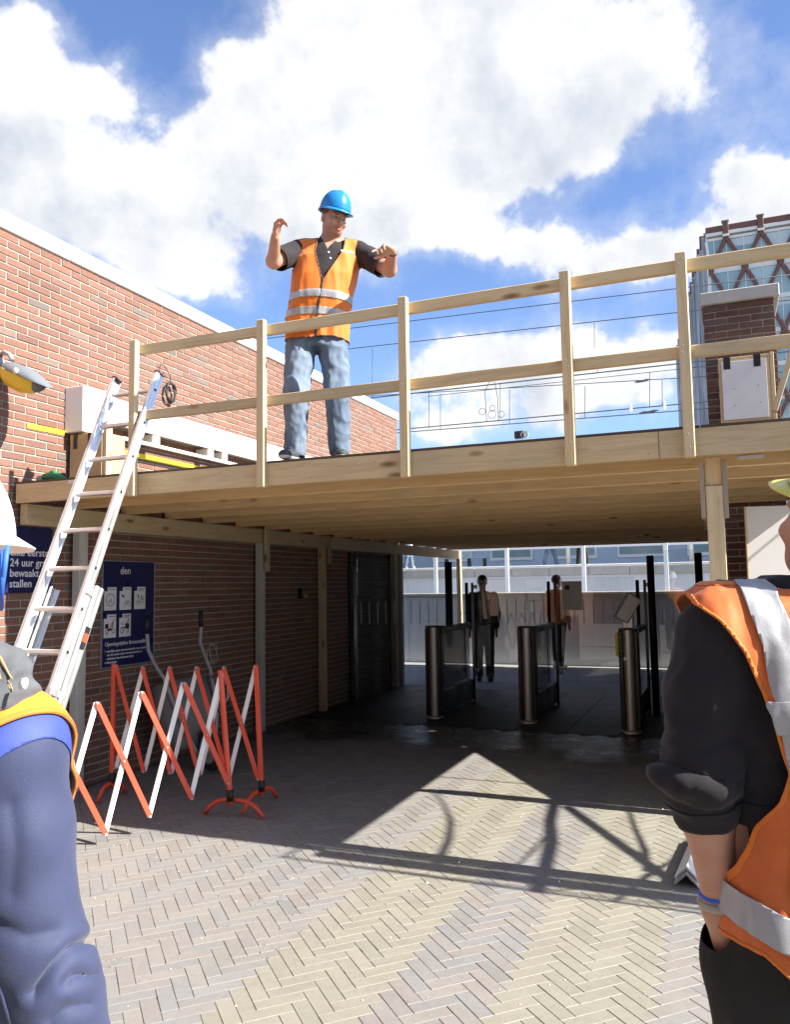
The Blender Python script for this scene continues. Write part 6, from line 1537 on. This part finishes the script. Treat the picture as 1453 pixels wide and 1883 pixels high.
strip(VK, FK, AND(keep, .028-np.abs(VK[:, 2]-zwl-.16)), .005, 'reflective_band', 'reflective', vo_, FRL, .001)
tq = Field((-.32, -.24, .03), (.32, .26, zwl+.04), .009); tq.loft([(zwl-.2, 0, 0, .18, .135), (zwl+.02, 0, 0, .175, .13)], .04); tq.chain(ll1, [.108, .084, .072], .035); tq.chain(ll2, [.108, .084, .072], .035)
V, F = tq.mesh(2); V = fold(V, F, .008, (8, 8, 6), 6.1); V, F = clip(V, F, V[:, 2]-.05); skinmesh('trousers', V, F, 'trousers_black', lm, FRL)
for q in (ll1[2], ll2[2]): shoe(lm, FRL, (q[0], q[1]+.17, 0), (q[0], q[1]-.07, 0), 'black_plastic', 'rubber')
for (pa, pb) in (((6, 1010), (2, 1120)), ((14, 1003), (0, 1110))):
    MB().tube([pd(*pa, DL+.03), pd((pa[0]+pb[0])/2, (pa[1]+pb[1])/2, DL+.02), pd(*pb, DL+.06)], .004, 6).build('chin_strap', 'strap_blue', lm)

# ---- people beyond the gates ------------------------------------------------------------------------------
def small_person(x, y, z, label, top_m, leg_m, facing, group, stride=.12, coat=0.0, arms=True, shoe_m='shoe_white'):
    o = thing('person', (x, y, z), label, 'person', group); fr = Matrix.Translation((x, y, z)) @ Matrix.Rotation(facing, 4, 'Z')
    bd = Field((-.35, -.4, -.01), (.35, .4, 1.8), .012); c_ = np.array([0, -.02, 1.62]); head_into(bd, c_, Matrix.Identity(3), .02)
    rows = [(.84, 0, 0, .15, .11), (1.0, 0, 0, .14, .105), (1.2, 0, 0, .155, .115), (1.38, 0, 0, .17, .10), (1.47, 0, 0, .07, .07)]
    bd.loft(rows, .04); bd.cap((0, 0, 1.45), (0, 0, 1.56), .055, .052, .03)
    for e in (-1, 1):
        bd.chain([(e*.18, 0, 1.40), (e*.23, .02, 1.12), (e*.22, -.06, .86)], [.052, .042, .03], .03); bd.cap((e*.22, -.06, .86), (e*.22, -.09, .72), .03, .02, .02)
        bd.chain([(e*.085, 0, .86), (e*.09, -e*stride*.5, .48), (e*.09, -e*stride, .08)], [.08, .055, .042], .03)
    V, F = bd.mesh(1); skinmesh('body', V, F, 'skin', o, fr, face_cols(V, c_, Matrix.Identity(3), .2))
    cf = Field((-.38, -.4, .4), (.38, .4, 1.6), .012); cf.loft([(.80-coat, 0, 0, .175, .14)]+[(r[0], r[1], r[2], r[3]+.03, r[4]+.03) for r in rows[1:]], .04)
    for e in (-1, 1): cf.chain([(e*.18, 0, 1.40), (e*.23, .02, 1.12), (e*.22, -.06, .90)], [.07, .058, .046], .03)
    V, F = cf.mesh(1); V = fold(V, F, .006, (9, 9, 6), x); V, F = clip(V, F, AND(V[:, 2]-.83+coat, NOT(.2-np.abs(V[:, 0]), V[:, 2]-1.49))); skinmesh('jacket', V, F, top_m, o, fr, solid=.003)
    lf = Field((-.3, -.4, .05), (.3, .4, .98), .012); lf.loft([(.78, 0, 0, .165, .125), (.95, 0, 0, .16, .12)], .03)
    for e in (-1, 1): lf.chain([(e*.085, 0, .84), (e*.09, -e*stride*.5, .48), (e*.09, -e*stride, .06)], [.10, .075, .065], .03)
    V, F = lf.mesh(1); V, F = crop(V, F, (V[:, 2] > .07)); skinmesh('trousers', V, F, leg_m, o, fr, solid=.002)
    for e in (-1, 1): shoe(o, fr, (e*.09, -e*stride-.18, 0), (e*.09, -e*stride+.07, 0), shoe_m, shoe_m)
    hf_ = Field(c_-.16, c_+.17, .012); hf_.ell(c_+np.array([0, .016, .04]), (.084, .103, .094), None, .01); V, F = hf_.mesh(1); V, F = crop(V, F, (V[:, 1] > -.06+c_[1]) & (V[:, 2] > c_[2]-.03) & ((V[:, 2] > c_[2]+.05) | (V[:, 1] > c_[1]+.01))); skinmesh('hair', V, F, 'hair_brown', o, fr)
    return o
q = pt(1043, 1222, 2, 0); small_person(q.x, min(q.y, 15.2), 0, 'person in an orange jacket and dark trousers behind the glass gates', 'vest_orange', 'trousers_black', R(150), 'people beyond the gates', .06)
q = pt(893, 1252, 2, 0); small_person(q.x, min(q.y, 13.0), 0, 'person in black standing in for a reflection in the striped glass of the gates', 'sweater_black', 'trousers_black', R(200), 'people beyond the gates', .05, shoe_m='black_plastic')  # solid figure put in for a reflection in the gate glass
for (px, lab, tm, lm_, fa, sd_) in ((1013, 'person in a pale coat and blue jeans walking along the station platform', 'white_board', 'jeans', R(90), .2), (1072, 'person in dark trousers and white shoes standing on the station platform', 'jacket_navy', 'trousers_black', R(60), .12), (752, 'person in a pale blue coat on the platform, behind the striped glass door', 'station_blue', 'jeans', R(-60), .15)):
    q = pt(px, 1041, 1, 26.3); small_person(q.x, 26.3, 2.112, lab, tm, lm_, fa, 'people on the station platform', sd_)
